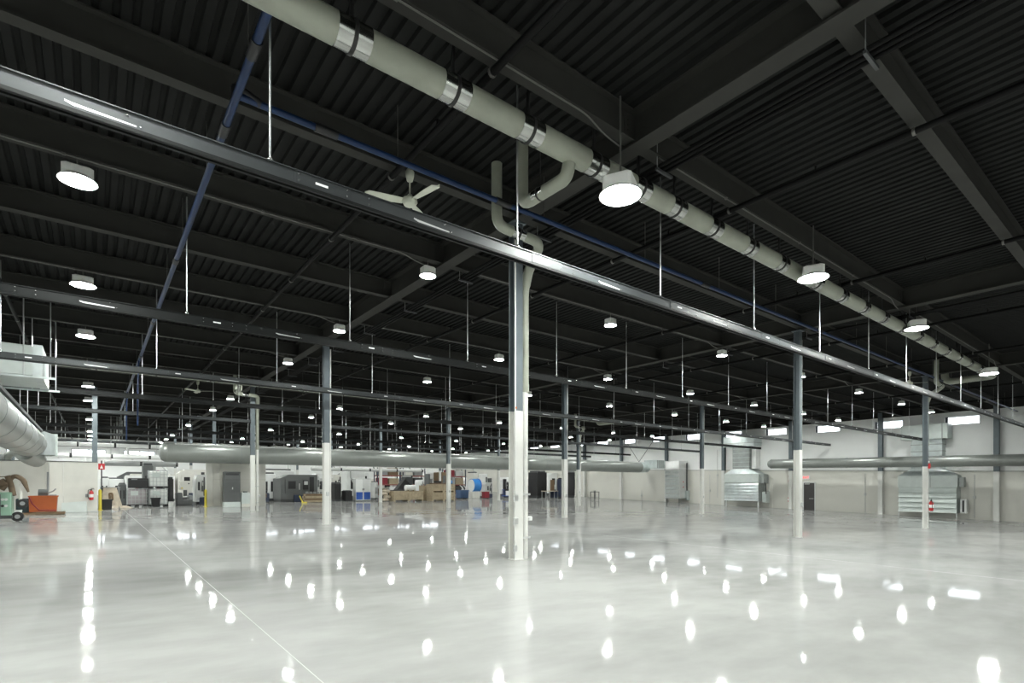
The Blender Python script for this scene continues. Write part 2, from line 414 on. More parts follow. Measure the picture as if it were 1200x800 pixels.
# ================================================================== LAMPS
lamp = thing('high_bay_light', 'round high bay lamp with white box housing under the roof beams', 'light', (0,0,0), 0, 'high bay lamps in a grid')
part('housing', MB().bbox(-.15, .15, -.13, .13, .03, .21, .025), M['lampwh'], lamp)
part('reflector', MB().lathe([(.13, .075), (.18, .03), (.196, -.005), (.186, -.005), (.176, .02), (.10, .06)]), M['lampwh'], lamp)
part('lens', MB().lathe([(.170, .012), (.174, -.004), (.04, -.008)], n=20), M['lens'], lamp, 'glowing white lens')
part('hook', MB().tube([(0, 0, .2), (0, 0, .36)], .012, 6), M['conduit'], lamp)
LX = [-26.2, -19.7, -13.1, -6.6, -.2, 6.32, 12.8, 19.2, 25.9, 32.8, 39.6, 45.6]
spots = []
for j in range(-3, 13):  # negative rows: unseen lamps beside and behind the camera, added to light near floor
    Y = 5.51 + 5.86*j
    for X in LX:
        if j == 0 and X > 0: continue
        if Y < -13 or (j < -1 and X > 26): continue
        spots.append((X, Y if j else 5.2, 6.60))
for (x, y, Y) in ((727,229,5.36),(953,326,5.36),(1074,385,5.36),(1159,438,5.36)):
    spots.append((ratio(x)*Y, Y, zY(x, y, Y)))
for k, (X, Y, z) in enumerate(spots):
    o = lamp if k == 0 else copy_tree(lamp)
    o.location = (X, Y, z); o.rotation_euler.z = 0 if Y != 5.36 else .45
    if Y == 5.36: o.scale = (1.65, 1.65, 1.15)
    elif X == -.2: o.scale = (1.4, 1.4, 1.)
    if Y == 5.36: part('stem', MB().tube([(0, 0, .2), (0, 0, (DECK-z)/1.15)], .009, 6), M['conduit'], o)
    if Y == 5.36: rw, gp = 'below the long cream drain pipe, ' + ('past its branch pipe', 'midway to the second girder', 'past the second girder', 'at its far elbow')[max(0, k-(len(spots)-4))], 'lamps below the drain pipe'
    else:
        rw = ('beyond the white partition' if X < -1 else 'in the row above the side duct' if X < 1 else 'beside the outlet-box column girder' if X < 8 else 'between the two nearest girders' if X < 15
              else 'along the second girder' if X < 22 else 'short of the extinguisher girder' if X < 28 else 'along the extinguisher column girder' if X < 35 else 'close to the right wall')
        zn = ', above open floor' if Y < 24 else ', near the big round duct' if Y < 43 else ', above the machines'
        rw += zn; gp = 'lamps '+rw.replace(',', '')
    o['label'] = 'white high bay lamp '+rw; o['group'] = gp

# ================================================================== BUSWAYS
def busway(Y, x0, x1, label, zt=5.07, detail=True, rodtop=DECK, dark=False):
    t = thing('busway', label, 'busway', (0, Y, zt), 0)
    hh = .19
    part('housing', MB().box(x0, x1, -.035, .035, -hh+.04, 0).box(x0, x1, -.05, .05, -.012, 0), M['busblk'] if dark else M['bus'], t)
    part('lower_rail', MB().box(x0, x1, -.055, -.02, -hh, -hh+.035).box(x0, x1, .02, .055, -hh, -hh+.035), M['busblk'], t, 'black open-bottom contact rail')
    k = math.ceil((x0+.4-1.5)/3.4)
    rod = MB().tube([(0, 0, -.02), (0, 0, rodtop-zt)], .0125, 8).mesh('hanger_rod', M['rod'])
    nut = MB().lathe([(.03, -.01), (.034, .0), (.034, .03), (.02, .045)], n=8).mesh('hanger_nut', M['rivet'])
    jp = MB().box(0, .62, -.041, -.035, -hh+.045, -.016).mesh('joint_cover', M['busblk'] if dark else M['bus'])
    rv = MB()
    for (dx, dz) in ((.04,-.04),(.04,-.11),(.58,-.04),(.58,-.11),(.85,-.05),(.85,-.12),(1.9,-.045),(2.0,-.12)): rv.cyl((dx,-.034,dz),(dx,-.046,dz),.009,6)
    rv = rv.mesh('rivets', M['rivet'])
    st = MB().box(.22, .36, -.0435, -.041, -.095, -.07).mesh('label_plate', M['sticker'])
    strip = MB().prism([(1.40, -.105), (1.46, -.125), (1.92, -.128), (1.92, -.115), (1.46, -.098), (1.40, -.09)], 'y', -.0375, -.035).mesh('pale_strip', M['lgrey'])  # thin pale grey strip on the housing front, repeated with each hanger
    while 1.5+3.4*k < x1-.2:
        X = 1.5+3.4*k; k += 1
        r_ = part('hanger_rod', rod, None, t, loc=(X, 0, 0)); part('hanger_nut', nut, None, r_)
        if detail:
            j_ = part('joint_cover', jp, None, t, loc=(X+.25, 0, 0)); part('label_plate', st, None, j_)
            part('pale_strip', strip, None, t, loc=(X+.3, 0, 0)); o = part('rivets', rv, None, t, loc=(X+.25, 0, 0)); o['kind'] = 'stuff'
    return t
busway(6.15, -16., 49.4, 'dark grey overhead busway in front of the ceiling fan, hung on bright rods')
busway(12.66, -16., 49.3, 'black overhead busway ending above the wall unit behind the extinguisher column', 5.07, True, dark=True)
busway(19.2, -16., 49.2, 'grey overhead busway running just in front of the second cream pipe')
busway(25.2, -16., 49.2, 'black overhead busway ending against the right wall over the galvanised hood', 5.1, False, dark=True)
busway(31.4, -16., 48.8, 'grey overhead busway close in front of the big round duct', 5.1, False)
busway(39.8, -16., 48.2, 'black overhead busway above the first row of machines', 5.1, False, dark=True)
busway(45.2, -16., 47.4, 'grey overhead busway above the wooden crates', 5.1, False)
busway(53.3, -16., 47., 'grey overhead busway above the second machine row', 5.1, False)
busway(60., -16., 47., 'grey overhead busway deep over the far machines', 5.1, False)

# ================================================================== CREAM DRAIN PIPES
PY, PZ, PR = 5.78, 6.565, .165
def drain_main(Y, x0, x1, label, bands, turn):
    t = thing('drain_pipe', label, 'pipe', (0, Y, PZ), 0)
    cuts = [x0] + sorted(bands) + [x1]
    for a, b in zip(cuts, cuts[1:]):
        part('jacket_section', MB().tube([(a+.005, 0, 0), (b-.005, 0, 0)], PR, 20), M['pipe'], t)
    for X in bands:
        b_ = part('band', MB().tube([(X-.19, 0, 0), (X+.19, 0, 0)], PR+.004, 20), M['pipeband'], t, 'polished metal band')
        part('strap', MB().tube([(X-.022, 0, 0), (X+.022, 0, 0)], PR+.013, 20).box(X-.02, X+.02, -.015, .015, PR, DECK-PZ), M['strap'], b_, 'black hanger strap')
    if turn:
        part('end_elbow', MB().tube(fillet([(x1-.02, 0, 0), (x1+.35, 0, 0), (x1+.35, 1.75, -.02), (x1+.35, 1.75, DECK-PZ)], .3), PR*.93, 18), M['pipe'], t)
    return t
bx = [ratio(x)*PY for x in (412, 531, 619, 696, 748, 790, 834, 876)] + [12.1, 13.9, 15.4, 16.9, 18.4, 20.0, 21.6, 23.2, 24.8, 26.4, 28.0, 29.6, 31.0]
drain_main(PY, -8., 32., 'long cream drain pipe with polished bands beneath the roof beams', [-3.2, -1.1, .6]+bx, True)
drain_main(28.35, -4., 32., 'second cream drain pipe running just above the grey busway', [-2.+2.1*k for k in range(16)], True)
def branch(cx, cy, label):
    t = thing('drain_branch', label, 'pipe', (cx-1.15, cy-1.62, 0), 0)
    part('pipe_run', MB().tube(fillet([(0, 0, DECK), (0, 0, 6.24), (0, -1.05, 6.22), (0, -1.12, 6.42)], .22), .10, 16), M['pipe'], t)
    b_ = part('band', MB().tube([(0, -.33, 6.24), (0, -.58, 6.237)], .104, 16), M['pipeband'], t)
    part('strap', MB().tube([(0, -.44, 6.239), (0, -.47, 6.239)], .112, 16).tube([(0, -.455, 6.31), (0, -.455, DECK)], .008, 6), M['strap'], b_)
def leader(cx, cy, label):
    z0 = fz(cx+.235, cy)
    t = thing('drain_leader', label, 'pipe', (cx, cy, z0), 0)
    part('pipe_run', MB().tube(fillet([(-.97, -.66, DECK-z0), (-.97, -.66, 6.34-z0), (.10, -.66, 6.30-z0), (.235, -.1, 5.95-z0), (.235, 0, 5.6-z0), (.235, 0, 3.55-z0)], .2), [.098]*21+[.08]*5, 16), M['pipe'], t)
    part('standpipe', MB().tube([(.235, 0, 3.6-z0), (.235, 0, 0)], .064, 16), M['colwh'], t, 'white painted standpipe')
    part('coupling', MB().tube([(.235, 0, 3.5-z0), (.235, 0, 3.66-z0)], .088, 16), M['pipe'], t)
    b_ = part('band', MB().tube([(-.62, -.66, 6.326-z0), (-.34, -.66, 6.316-z0)], .102, 16), M['pipeband'], t)
    part('strap', MB().tube([(-.50, -.66, 6.322-z0), (-.46, -.66, 6.321-z0)], .110, 16), M['strap'], b_)
    part('cleanout', MB().lathe([(.045, 0), (.05, .03), (.05, .07), (.03, .09)], n=12), M['white'], t, loc=(.33, -.05, .78))
    part('pipe_bracket', MB().box(.08, .30, -.10, -.085, 1.3, 1.34).box(.08, .30, -.10, -.085, .42, .46), M['lgrey'], t)
for (cx, cy, a, b) in ((6.77, 8.54, 'near the ceiling fan', 'down the column with the outlet boxes'), (31.9, 8.18, 'above the extinguisher column', 'down the extinguisher column'),
                       (6.77, 31.38, 'over the dark grey cabinet', 'down the column beside the dark grey cabinet'), (31.9, 31.88, 'over the small black table', 'down the column near the small black table')):
    if cx < 20 : branch(cx, cy, 'cream branch pipe dropping from the roof to the long pipe '+a)
    leader(cx, cy, 'cream roof drain leader running '+b)

# ================================================================== AIR, SPRINKLER AND CONDUIT LINES
t = thing('air_pipe', 'blue compressed air pipe running along a roof beam past the fan', 'pipe', (0, 7.6, 6.6))
part('pipe_run', MB().tube([(1.44, 0, 0), (49.6, 0, 0)], .045, 12), M['blue'], t)
for X in [2.6] + [ratio(x)*7.6 for x in (590, 826, 960)] + [27., 34., 41.]:
    part('coupling', MB().tube([(X-.16, 0, 0), (X+.16, 0, 0)], .06, 12), M['black'], t)
for k in range(16): part('hanger', MB().tube([(3.7+3.*k, 0, .03), (3.7+3.*k, 0, DECK-6.6)], .006, 5), M['conduit'], t)
t = thing('air_pipe', 'blue compressed air pipe heading away over the left lamp row', 'pipe', (1.44, 0, 6.55))
part('pipe_run', MB().tube([(0, -3, 0), (0, 46, 0)], .05, 12), M['blue'], t)
part('tee', MB().tube(fillet([(0, 7.6, .0), (-.02, 7.6, .16), (0.3, 7.6, .05)], .1), .055, 12), M['black'], t)
for Y in (6.6, 8.35, 13.9, 19.6, 25., 31., 37.): part('coupling', MB().tube([(0, Y-.15, 0), (0, Y+.15, 0)], .062, 12), M['black'], t)
for k in range(14): part('hanger', MB().tube([(0, 6.9+2.93*k, .03), (0, 6.9+2.93*k, DECK-6.55)], .006, 5), M['conduit'], t)
for k in (0, 1):
    part('drop', MB().tube(fillet([(-.02, 25.8+k*9, 0), (-.05, 25.8+k*9, -1.2), (-.05, 25.9+k*9, -2.6)], .1), .03, 8), M['blue'], t)
for k, X in enumerate((-7.7, -1.9, 4.0, 9.6, 15.5, 21.6, 27.6, 37.5, 43.5)):
    t = thing('sprinkler_pipe', 'black sprinkler pipe under the roof beams, ' + ('beyond the white partition', 'above the side duct', 'passing close by the ceiling fan', 'next to the outlet-box column girder', 'midway between the two nearest girders',
              'just past the second girder', 'short of the extinguisher column girder', 'past the extinguisher column girder', 'next to the right wall')[k], 'pipe', (X, 0, 6.84), 0, 'parallel sprinkler pipes')
    part('pipe_run', MB().tube([(0, -13.5, 0), (0, 79, 0)], .05, 10), M['blackpipe'], t)
    for j in range(14):
        Y = 1.05+2.93*2*j*.5
        if Y > 42: break
        s_ = part('sprinkler_head', MB().tube([(0, Y, .03), (0, Y, .14)], .016, 6).box(-.05, .05, Y-.01, Y+.01, .13, .15), M['blackpipe'], t)
        part('pipe_clip', MB().tube([(0, Y+1.53, 0), (0, Y+1.57, 0)], .06, 10), M['conduit'], t)
for gx, Ymax, lab in ((6.77, 60, 'bundle of three black conduits strapped beside the roof girder above the fan'), (19.2, 60, 'bundle of three black conduits strapped beside the roof girder over the door')):
    t = thing('conduit_bundle', lab, 'conduit', (gx+.55, 0, 6.82))
    for k in range(3): part('conduit', MB().tube([(k*.11, -13, 0), (k*.11, Ymax, 0)], .032, 8), M['blackpipe'], t)
    for j in range(12):
        Y = 2.45+3.*j
        part('strut_bracket', MB().box(-.08, .34, Y-.02, Y+.02, -.085, -.045), M['char'], t)
        part('strut_rod', MB().tube([(-.05, Y, -.08), (-.05, Y, DECK-6.82)], .007, 5), M['mgrey'], t)
for j, Y in enumerate([BY0 + BDY*k for k in (-1, 1, 3, 5, 7, 9)]):
    for i, (a, b) in enumerate(((-5.4, 6.3), (7.3, 18.8), (19.9, 31.4))):
        t = thing('lamp_conduit', 'thin grey conduit under a roof beam, running ' + ('to the outlet-box column girder', 'to the second girder', 'to the extinguisher column girder')[i], 'conduit', (0, Y-.07, BB-.02), 0, 'lamp conduits of bay %d' % (i+1))
        part('conduit', MB().tube(fillet([(a, 0, 0), (b-.7, 0, 0), (b-.25, .05, -.10), (b+.1, .07, -.12)], .15), .012, 6), M['conduit'], t)
        for k in range(3): part('conduit_clip', MB().box(a+2+3.*k, a+2.05+3.*k, -.02, .02, -.015, .02), M['conduit'], t)

# ================================================================== CEILING FANS
fan = thing('ceiling_fan', 'cream three-blade ceiling fan in front of the blue pipe, above the dark grey busway', 'fan', (4.25, 8.27, 6.42))
part('canopy', MB().lathe([(.02, .33), (.05, .35), (.07, .43), (.075, .50), (.05, .545)], n=14), M['fan'], fan)
part('down_rod', MB().tube([(0, 0, .10), (0, 0, .38)], .014, 8), M['fan'], fan)
part('motor', MB().lathe([(.03, -.075), (.10, -.06), (.13, -.01), (.12, .04), (.06, .07), (.03, .12)], n=20), M['fan'], fan)
bl = MB()
n_ = 10; top = []; bot = []
for i in range(n_+1):
    u = i/n_; xx = .12+.62*u; hw = .055+.035*math.sin(min(1, u*1.2)*math.pi/2)
    if u > .88: hw *= math.sqrt(max(0.05, 1-((u-.88)/.12)**2))
    top.append((xx, hw*.9, .018+u*.01)); bot.append((xx, -hw*1.1, -.018+u*.01))
for off in (0, .008):
    for p in top+bot: bl.v.append((p[0], p[1], p[2]+off))
m_ = n_+1
for i in range(n_):
    bl.face([i, i+1, m_+i+1, m_+i]); bl.face([2*m_+i, 3*m_+i, 3*m_+i+1, 2*m_+i+1])
    bl.face([i, 2*m_+i, 2*m_+i+1, i+1]); bl.face([m_+i, m_+i+1, 3*m_+i+1, 3*m_+i])
bl.face([n_, m_+n_, 3*m_+n_, 2*m_+n_]); bl.face([0, 2*m_, 3*m_, m_])
bl = bl.mesh('blade', M['fan'])
for k in range(3):
    o = part('blade', bl, None, fan); o.rotation_euler.z = math.radians(-79+120*k)
f2 = copy_tree(fan); f2['label'] = 'cream three-blade ceiling fan close to the column with the fire extinguisher'
f2.location = (ratio(1066)*8.3, 8.3, zY(1066, 449, 8.3)); f2.rotation_euler.z = .5
f3 = copy_tree(fan); f3['label'] = 'cream three-blade ceiling fan beneath the second cream pipe'
f3.location = (4.25, 31.75, 6.42); f3.rotation_euler.z = .9
# ================================================================== helpers for things placed from the picture
def pw(name, mb, mt, parent, label=None):                # mesh given in world coordinates, stored relative to its (unrotated) thing
    ox, oy, oz = 0, 0, 0; p = parent
    while p is not None: ox += p.location.x; oy += p.location.y; oz += p.location.z; p = p.parent
    mb.v = [(a-ox, b-oy, c-oz) for a, b, c in mb.v]
    o = link(name, mb.mesh(name, mt), parent)
    if label: o['label'] = label
    return o
def ext(x0, x1, yt, Y, d):                               # picture columns x0..x1, top row yt, front at Y -> X0, X1, Y0, Y1, floor, top
    r0, r1 = ratio(x0), ratio(x1)
    X0 = r0*(Y+d) if r0 > 0 else r0*Y
    X1 = r1*Y if r1 > 0 else r1*(Y+d)
    if X1-X0 < .12: X0 = r0*Y; X1 = max(r1*Y, X0+.12)
    z0 = min(fz(X0, Y), fz(X1, Y+d)); return X0, X1, Y, Y+d, z0, zY((x0+x1)/2, yt, Y)
def zrow(x0, x1, y, Y): return zY((x0+x1)/2, y, Y)

# ================================================================== RIGHT WALL: doors, sign, plant
def wy(x, X=XR): return YX(x, X)
Y0, Y1 = wy(954.8), wy(942.2); z0 = fz(XR, Y0)
d = struct('door_1', MB().box(XR-.05, XR, Y0, Y1, z0+.01, z0+2.42), M['doord']); d['label'] = 'dark brown steel door in the right wall under the exit sign'
part('door_frame', MB().box(XR-.07, XR, Y0-.07, Y0, z0, z0+2.5).box(XR-.07, XR, Y1, Y1+.07, z0, z0+2.5).box(XR-.07, XR, Y0-.07, Y1+.07, z0+2.42, z0+2.5), M['white'], d)
part('door_handle', MB().box(XR-.13, XR-.05, Y0+.08, Y0+.14, z0+1.0, z0+1.05).box(XR-.14, XR-.12, Y0+.08, Y0+.42, z0+1.0, z0+1.05), M['steel'], d)
part('door_closer', MB().box(XR-.12, XR-.05, Y1-.5, Y1-.1, z0+2.28, z0+2.36), M['steel'], d)
Y0, Y1 = wy(926), wy(905.5); z0 = fz(XR, Y0)
d = struct('door_2', MB().box(XR-.025, XR, Y0, Y1, z0+.01, z0+2.75), M['wains'])
part('door_frame', MB().box(XR-.05, XR, Y0-.08, Y0, z0, z0+2.83).box(XR-.05, XR, Y1, Y1+.08, z0, z0+2.83).box(XR-.05, XR, Y0-.08, Y1+.08, z0+2.75, z0+2.83), M['wains'], d)
Yc = wy(945); zc = zX(945, 559.3, XR)
t = thing('exit_sign', 'white exit sign with red letters above the dark brown door', 'sign', (XR, Yc, zc))
part('sign_box', MB().bbox(-.10, -.005, -.30, .30, -.17, .16, .02), M['white'], t)
cu = bpy.data.curves.new('exit_text', 'FONT'); cu.body = 'EXIT'; cu.size = .26; cu.align_x = 'CENTER'; cu.align_y = 'CENTER'; cu.extrude = .004
to = bpy.data.objects.new('exit_text', cu); COL.objects.link(to)
me = bpy.data.meshes.new_from_object(to.evaluated_get(bpy.context.evaluated_depsgraph_get())); bpy.data.objects.remove(to)
me.materials.clear(); me.materials.append(M['exitred'])
o = link('sign_letters', me, t, (-.108, 0, 0)); o.rotation_euler = (math.pi/2, 0, -math.pi/2); o['label'] = 'red letters reading EXIT'

def extinguisher(X, Y, z, label, ang=0.):
    t = thing('fire_extinguisher', label, 'extinguisher', (X, Y, z), ang)
    part('cylinder', MB().lathe([(.05, 0), (.085, .02), (.09, .08), (.09, .36), (.07, .43), (.03, .47)], n=16), M['red'], t)
    part('valve', MB().lathe([(.03, .46), (.035, .50), (.02, .54)], n=10).box(-.02, .12, -.015, .015, .53, .555).box(-.02, .10, -.015, .015, .57, .59), M['black'], t)
    part('hose', MB().tube(fillet([(-.02, -.03, .52), (-.12, -.06, .50), (-.13, -.08, .2), (-.10, -.09, .08)], .08), .014, 8), M['rubber'], t)
    part('label_band', MB().lathe([(.0915, .15), (.0915, .30)], n=16), M['sticker'], t)
extinguisher(31.9+.02, 8.18-.22, fz(31.9, 8.18)+.85, 'red fire extinguisher hung on the column before the galvanised wall unit')
extinguisher(XR-.15, wy(925.5), zX(926, 588, XR), 'red fire extinguisher on the wall beside the white double door')
t = thing('alarm_box', 'small red fire alarm box high on the extinguisher column', 'alarm', (31.9-.05, 8.18-.12, zX(1081.5, 549, 31.9)))
part('box', MB().bbox(-.07, .05, -.09, -.01, 0, .24, .012), M['red'], t); part('strobe', MB().bbox(-.05, .03, -.05, -.01, .27, .37, .01), M['white'], t)
t = thing('alarm_box', 'pair of small red alarm boxes on the wall beside the white double door', 'alarm', (XR, wy(925.5), zX(926, 565, XR)))
part('box', MB().bbox(-.08, 0, -.1, .1, 0, .22, .012), M['red'], t); part('strobe', MB().bbox(-.08, 0, -.1, .1, .45, .66, .012), M['dred'], t)

def yz(xa, xb, yt, yb, X): m_ = (xa+xb)/2; return YX(xa, X), YX(xb, X), zX(m_, yb, X), zX(m_, yt, X)
# wall unit with red buttons at the end of the big duct
Xf = 48.5
t = thing('air_unit', 'galvanised air unit with dark louvres and two red buttons at the duct end', 'air unit', (49.2, YX(788, Xf), fz(49, 36)))
a, b, z0, z1 = yz(796, 779, 549.5, 583, Xf)
pw('cabinet', MB().bbox(Xf+.04, XR-.02, a, b, z0, z1, .02), M['lgrey'], t)
for k in range(7):
    zz = z0+.08+(z1-z0-.12)*k/7
    pw('louver_slat', MB().hexa([(Xf-.03,a+.05,zz),(Xf+.04,a+.05,zz+.02),(Xf+.04,b-.05,zz+.02),(Xf-.03,b-.05,zz),(Xf-.02,a+.05,zz+.04),(Xf+.05,a+.05,zz+.33),(Xf+.05,b-.05,zz+.33),(Xf-.02,b-.05,zz+.04)]), M['galvd'], t)
a2, b2, z2, z3 = yz(796, 779, 540, 549.5, Xf)
pw('top_plenum', MB().bbox(Xf-.05, XR-.02, a, b, z1, z3, .02), M['white'], t)
for k, yy in enumerate((564.5, 570.5)):
    zz = zX(799, yy, 49.2); pw('button', MB().tube([(49.2, a, zz), (49.2, a-.03, zz)], .07, 10), M['red'], t, 'red push button')
pw('side_conduit', MB().tube(fillet([(49.75, a-.08, z3-.2), (49.75, a-.08, z0+.1), (49.5, a-.12, z0-.1)], .1), .05, 8), M['black'], t)
pw('control_box', MB().bbox(49.5, 49.95, a-.28, a-.02, z0-.25, z0+.75, .02), M['galv'], t)
for yy in (a+.1, b-.1): pw('leg', MB().box(Xf+.1, Xf+.2, yy-.05, yy+.05, fz(Xf, a)-.05, z0), M['char'], t)
pw('drip_tray', MB().box(Xf-.05, XR-.1, a-.1, b, z0-.09, z0-.01), M['galvd'], t)
# tall galvanised hood
Xf = 48.6
t = thing('air_unit', 'tall galvanised hood with narrow neck, flared base and louvres beside the double door', 'air unit', (49.3, YX(868, Xf), fz(49, 28)))
a, b, z0, z1 = yz(884, 848, 513, 523, Xf); zt = zX(866, 511, Xf); zb = zX(866, 523, Xf)
pw('top_box', MB().bbox(Xf-.1, XR-.02, a, b, zb, zt, .03), M['galv'], t)
pw('top_flange', MB().box(Xf-.14, XR-.02, a-.04, b+.04, zb+.28, zb+.33), M['galvd'], t)
na, nb = YX(878, Xf+.3), YX(858.5, Xf+.3); zn = zX(868, 549, Xf)
pw('neck', MB().box(Xf+.3, XR-.02, na, nb, zn, zb), M['galvd'], t)
for k in range(5):
    zz = zn+(zb-zn)*(k+.5)/5; pw('neck_seam', MB().box(Xf+.285, XR-.02, na-.015, nb+.015, zz-.02, zz+.02), M['galv'], t)
pw('side_panel', MB().box(Xf+.6, XR-.02, YX(884, Xf+.3), na-.06, zn, zb), M['white'], t)
a, b, z0, z1 = yz(889, 848.5, 555, 565, Xf)
pw('taper', MB().hexa([(Xf,a,z1),(XR-.02,a,z1),(XR-.02,b,z1),(Xf,b,z1),(Xf+.3,na,zn),(XR-.02,na,zn),(XR-.02,nb,zn),(Xf+.3,nb,zn)]), M['galv'], t)
pw('plenum', MB().bbox(Xf-.02, XR-.02, a, b, z0, z1, .02), M['ltgreen'], t)
_, _, zl, _ = yz(889, 848.5, 565, 587, Xf)
pw('louver_box', MB().box(Xf+.08, XR-.02, a+.03, b-.03, zl, z0), M['galvd'], t)
for k in range(6):
    zz = zl+.03+(z0-zl-.06)*k/6; hh = (z0-zl)/6
    pw('louver_slat', MB().hexa([(Xf-.05,a+.03,zz),(Xf+.08,a+.03,zz+.02),(Xf+.08,b-.03,zz+.02),(Xf-.05,b-.03,zz),(Xf-.03,a+.03,zz+.05),(Xf+.09,a+.03,zz+hh),(Xf+.09,b-.03,zz+hh),(Xf-.03,b-.03,zz+.05)]), M['galv'], t)
for yy in (a+.06, b-.2): pw('leg', MB().box(Xf, Xf+.08, yy-.04, yy+.04, fz(Xf, a)-.05, zl+.02), M['white'], t)
pw('junction_box', MB().bbox(Xf+.3, XR-.3, a-.35, a-.02, z0-.1, z0+.75, .02), M['galvd'], t)
pw('control_box', MB().bbox(Xf+.5, XR-.2, a-.45, a-.05, zl-.1, zl+.9, .02), M['ltgreen'], t)
pw('side_conduit', MB().tube(fillet([(Xf+.45, a-.25, z0), (Xf+.4, a-.45, z0-.1), (Xf+.4, a-.5, zl+.7)], .15), .05, 8), M['char'], t)
# unit behind the extinguisher column
Xf = 48.9
t = thing('air_unit', 'wide galvanised unit with rippled louvres behind the extinguisher column and wall duct', 'air unit', (49.3, YX(1088, Xf), fz(49, 13)))
a, b, z0, z1 = yz(1106, 1056, 497.5, 514.5, Xf)
pw('top_box', MB().bbox(Xf-.15, XR-.02, a-.25, b, z0, z1, .03), M['ltgreen'], t)
pw('top_flange', MB().box(Xf-.18, XR-.02, a+.02, a+.10, z0-.02, z1+.02), M['galvd'], t)
na, nb = YX(1104, Xf+.2), YX(1068, Xf+.2); zn = zX(1088, 549, Xf+.2)
pw('neck', MB().box(Xf+.2, XR-.02, na, nb, zn, z0), M['galv'], t)
for k in range(4):
    zz = zn+(z0-zn)*(k+.6)/4.4; pw('neck_seam', MB().box(Xf+.17, XR-.02, na-.03, nb+.03, zz-.03, zz+.03), M['galvd'], t)
a, b, z0, z1 = yz(1122, 1052, 557, 571, Xf)
pw('taper', MB().hexa([(Xf,a,z1),(XR-.02,a,z1),(XR-.02,b,z1),(Xf,b,z1),(Xf+.2,na,zn),(XR-.02,na,zn),(XR-.02,nb,zn),(Xf+.2,nb,zn)]), M['galv'], t)
pw('plenum', MB().bbox(Xf-.02, XR-.02, a, b, z0, z1, .02), M['ltgreen'], t)
pw('panel_seam', MB().box(Xf-.03, Xf, (a+b)/2-.25, (a+b)/2-.22, z0, z1), M['mgrey'], t)
zl = zX(1087, 600, Xf)
pw('louver_box', MB().box(Xf+.08, XR-.02, a+.05, b-.05, zl, z0), M['galv'], t)
for k in range(5):
    hh = (z0-zl)/5; zz = zl+hh*k
    pw('louver_slat', MB().hexa([(Xf-.08,a+.05,zz),(Xf+.08,a+.05,zz+.02),(Xf+.08,b-.05,zz+.02),(Xf-.08,b-.05,zz),(Xf-.05,a+.05,zz+.06),(Xf+.09,a+.05,zz+hh),(Xf+.09,b-.05,zz+hh),(Xf-.05,b-.05,zz+.06)]), M['ltgreen'], t)
for yy in (a+.06, b-.06): pw('leg', MB().box(Xf, Xf+.07, yy-.03, yy+.03, fz(Xf, a)-.05, zl+.05), M['lgrey'], t)
pw('junction_box', MB().bbox(Xf+.3, XR-.3, a-.3, a-.02, z0+.05, z0+.75, .02), M['galvd'], t)
cb = pw('control_box', MB().bbox(Xf+.4, XR-.25, a-.42, a-.06, zl+.0, zl+1.0, .02), M['white'], t)
pw('control_screen', MB().box(Xf+.39, Xf+.402, a-.30, a-.18, zl+.08, zl+.92), M['black'], cb)
# round duct along the right wall
t = thing('wall_duct', 'long round grey duct fixed along the right wall', 'duct', (47.9, 18., 3.3))
Yend = YX(904, 47.9)
for k in range(12):
    Ya = -13+(Yend+13)*k/12; Yb_ = -13+(Yend+13)*(k+1)/12
    za, zb = 3.12+.0145*Ya, 3.12+.0145*Yb_
    pw('duct_section', MB().tube([(47.9, Ya+.01, za), (47.9, Yb_-.01, zb)], .40, 24), M['duct'], t)
    s_ = pw('seam_band', MB().tube([(47.9, Yb_-.06, zb-.001), (47.9, Yb_+.02, zb)], .412, 24), M['ductseam'], t)
    pw('wall_bracket', MB().box(48.2, XR, Yb_-.5, Yb_-.44, zb-.05, zb+.02), M['char'], t)
pw('end_cap', MB().tube([(47.9, Yend, 3.12+.0145*Yend), (47.9, Yend+.22, 3.12+.0145*Yend)], [.40, .30], 24), M['duct'], t)
# conduits and boxes on the right wall
for k, (x, y0, y1) in enumerate(((1142, 556, 607), (752, 574, 588), (1014, 555, 601), (901, 556, 594), (841, 527, 583), (832, 556, 592))):
    t = thing('wall_conduit', 'thin upright conduit with a small box on the right wall', 'conduit', (XR, wy(x), zX(x, y1, XR)), 0, 'conduits on the right wall')
    L = zX(x, y0, XR)-zX(x, y1, XR)
    part('conduit', MB().tube([(-.03, 0, .0), (-.03, 0, L)], .022, 8), M['lgrey'], t); part('outlet_box', MB().bbox(-.09, 0, -.08, .08, L*.45, L*.45+.2, .01), M['lgrey'], t)
Yc, z0 = wy(1), 0
t = thing('side_table', 'small black steel table by the right wall near the far column', 'table', (ratio(697)*44.5, 44.5, fz(48, 44.5)))
part('table_top', MB().bbox(-.45, .45, -.35, .35, .78, .84, .02), M['black'], t)
for sx in (-.4, .4):
    for sy in (-.3, .3): part('leg', MB().box(sx-.03, sx+.03, sy-.03, sy+.03, 0, .78), M['black'], t)
part('shelf', MB().box(-.4, .4, -.3, .3, .18, .21), M['char'], t); part('vice', MB().bbox(-.12, .1, -.1, .1, .84, .97, .02), M['mgrey'], t)

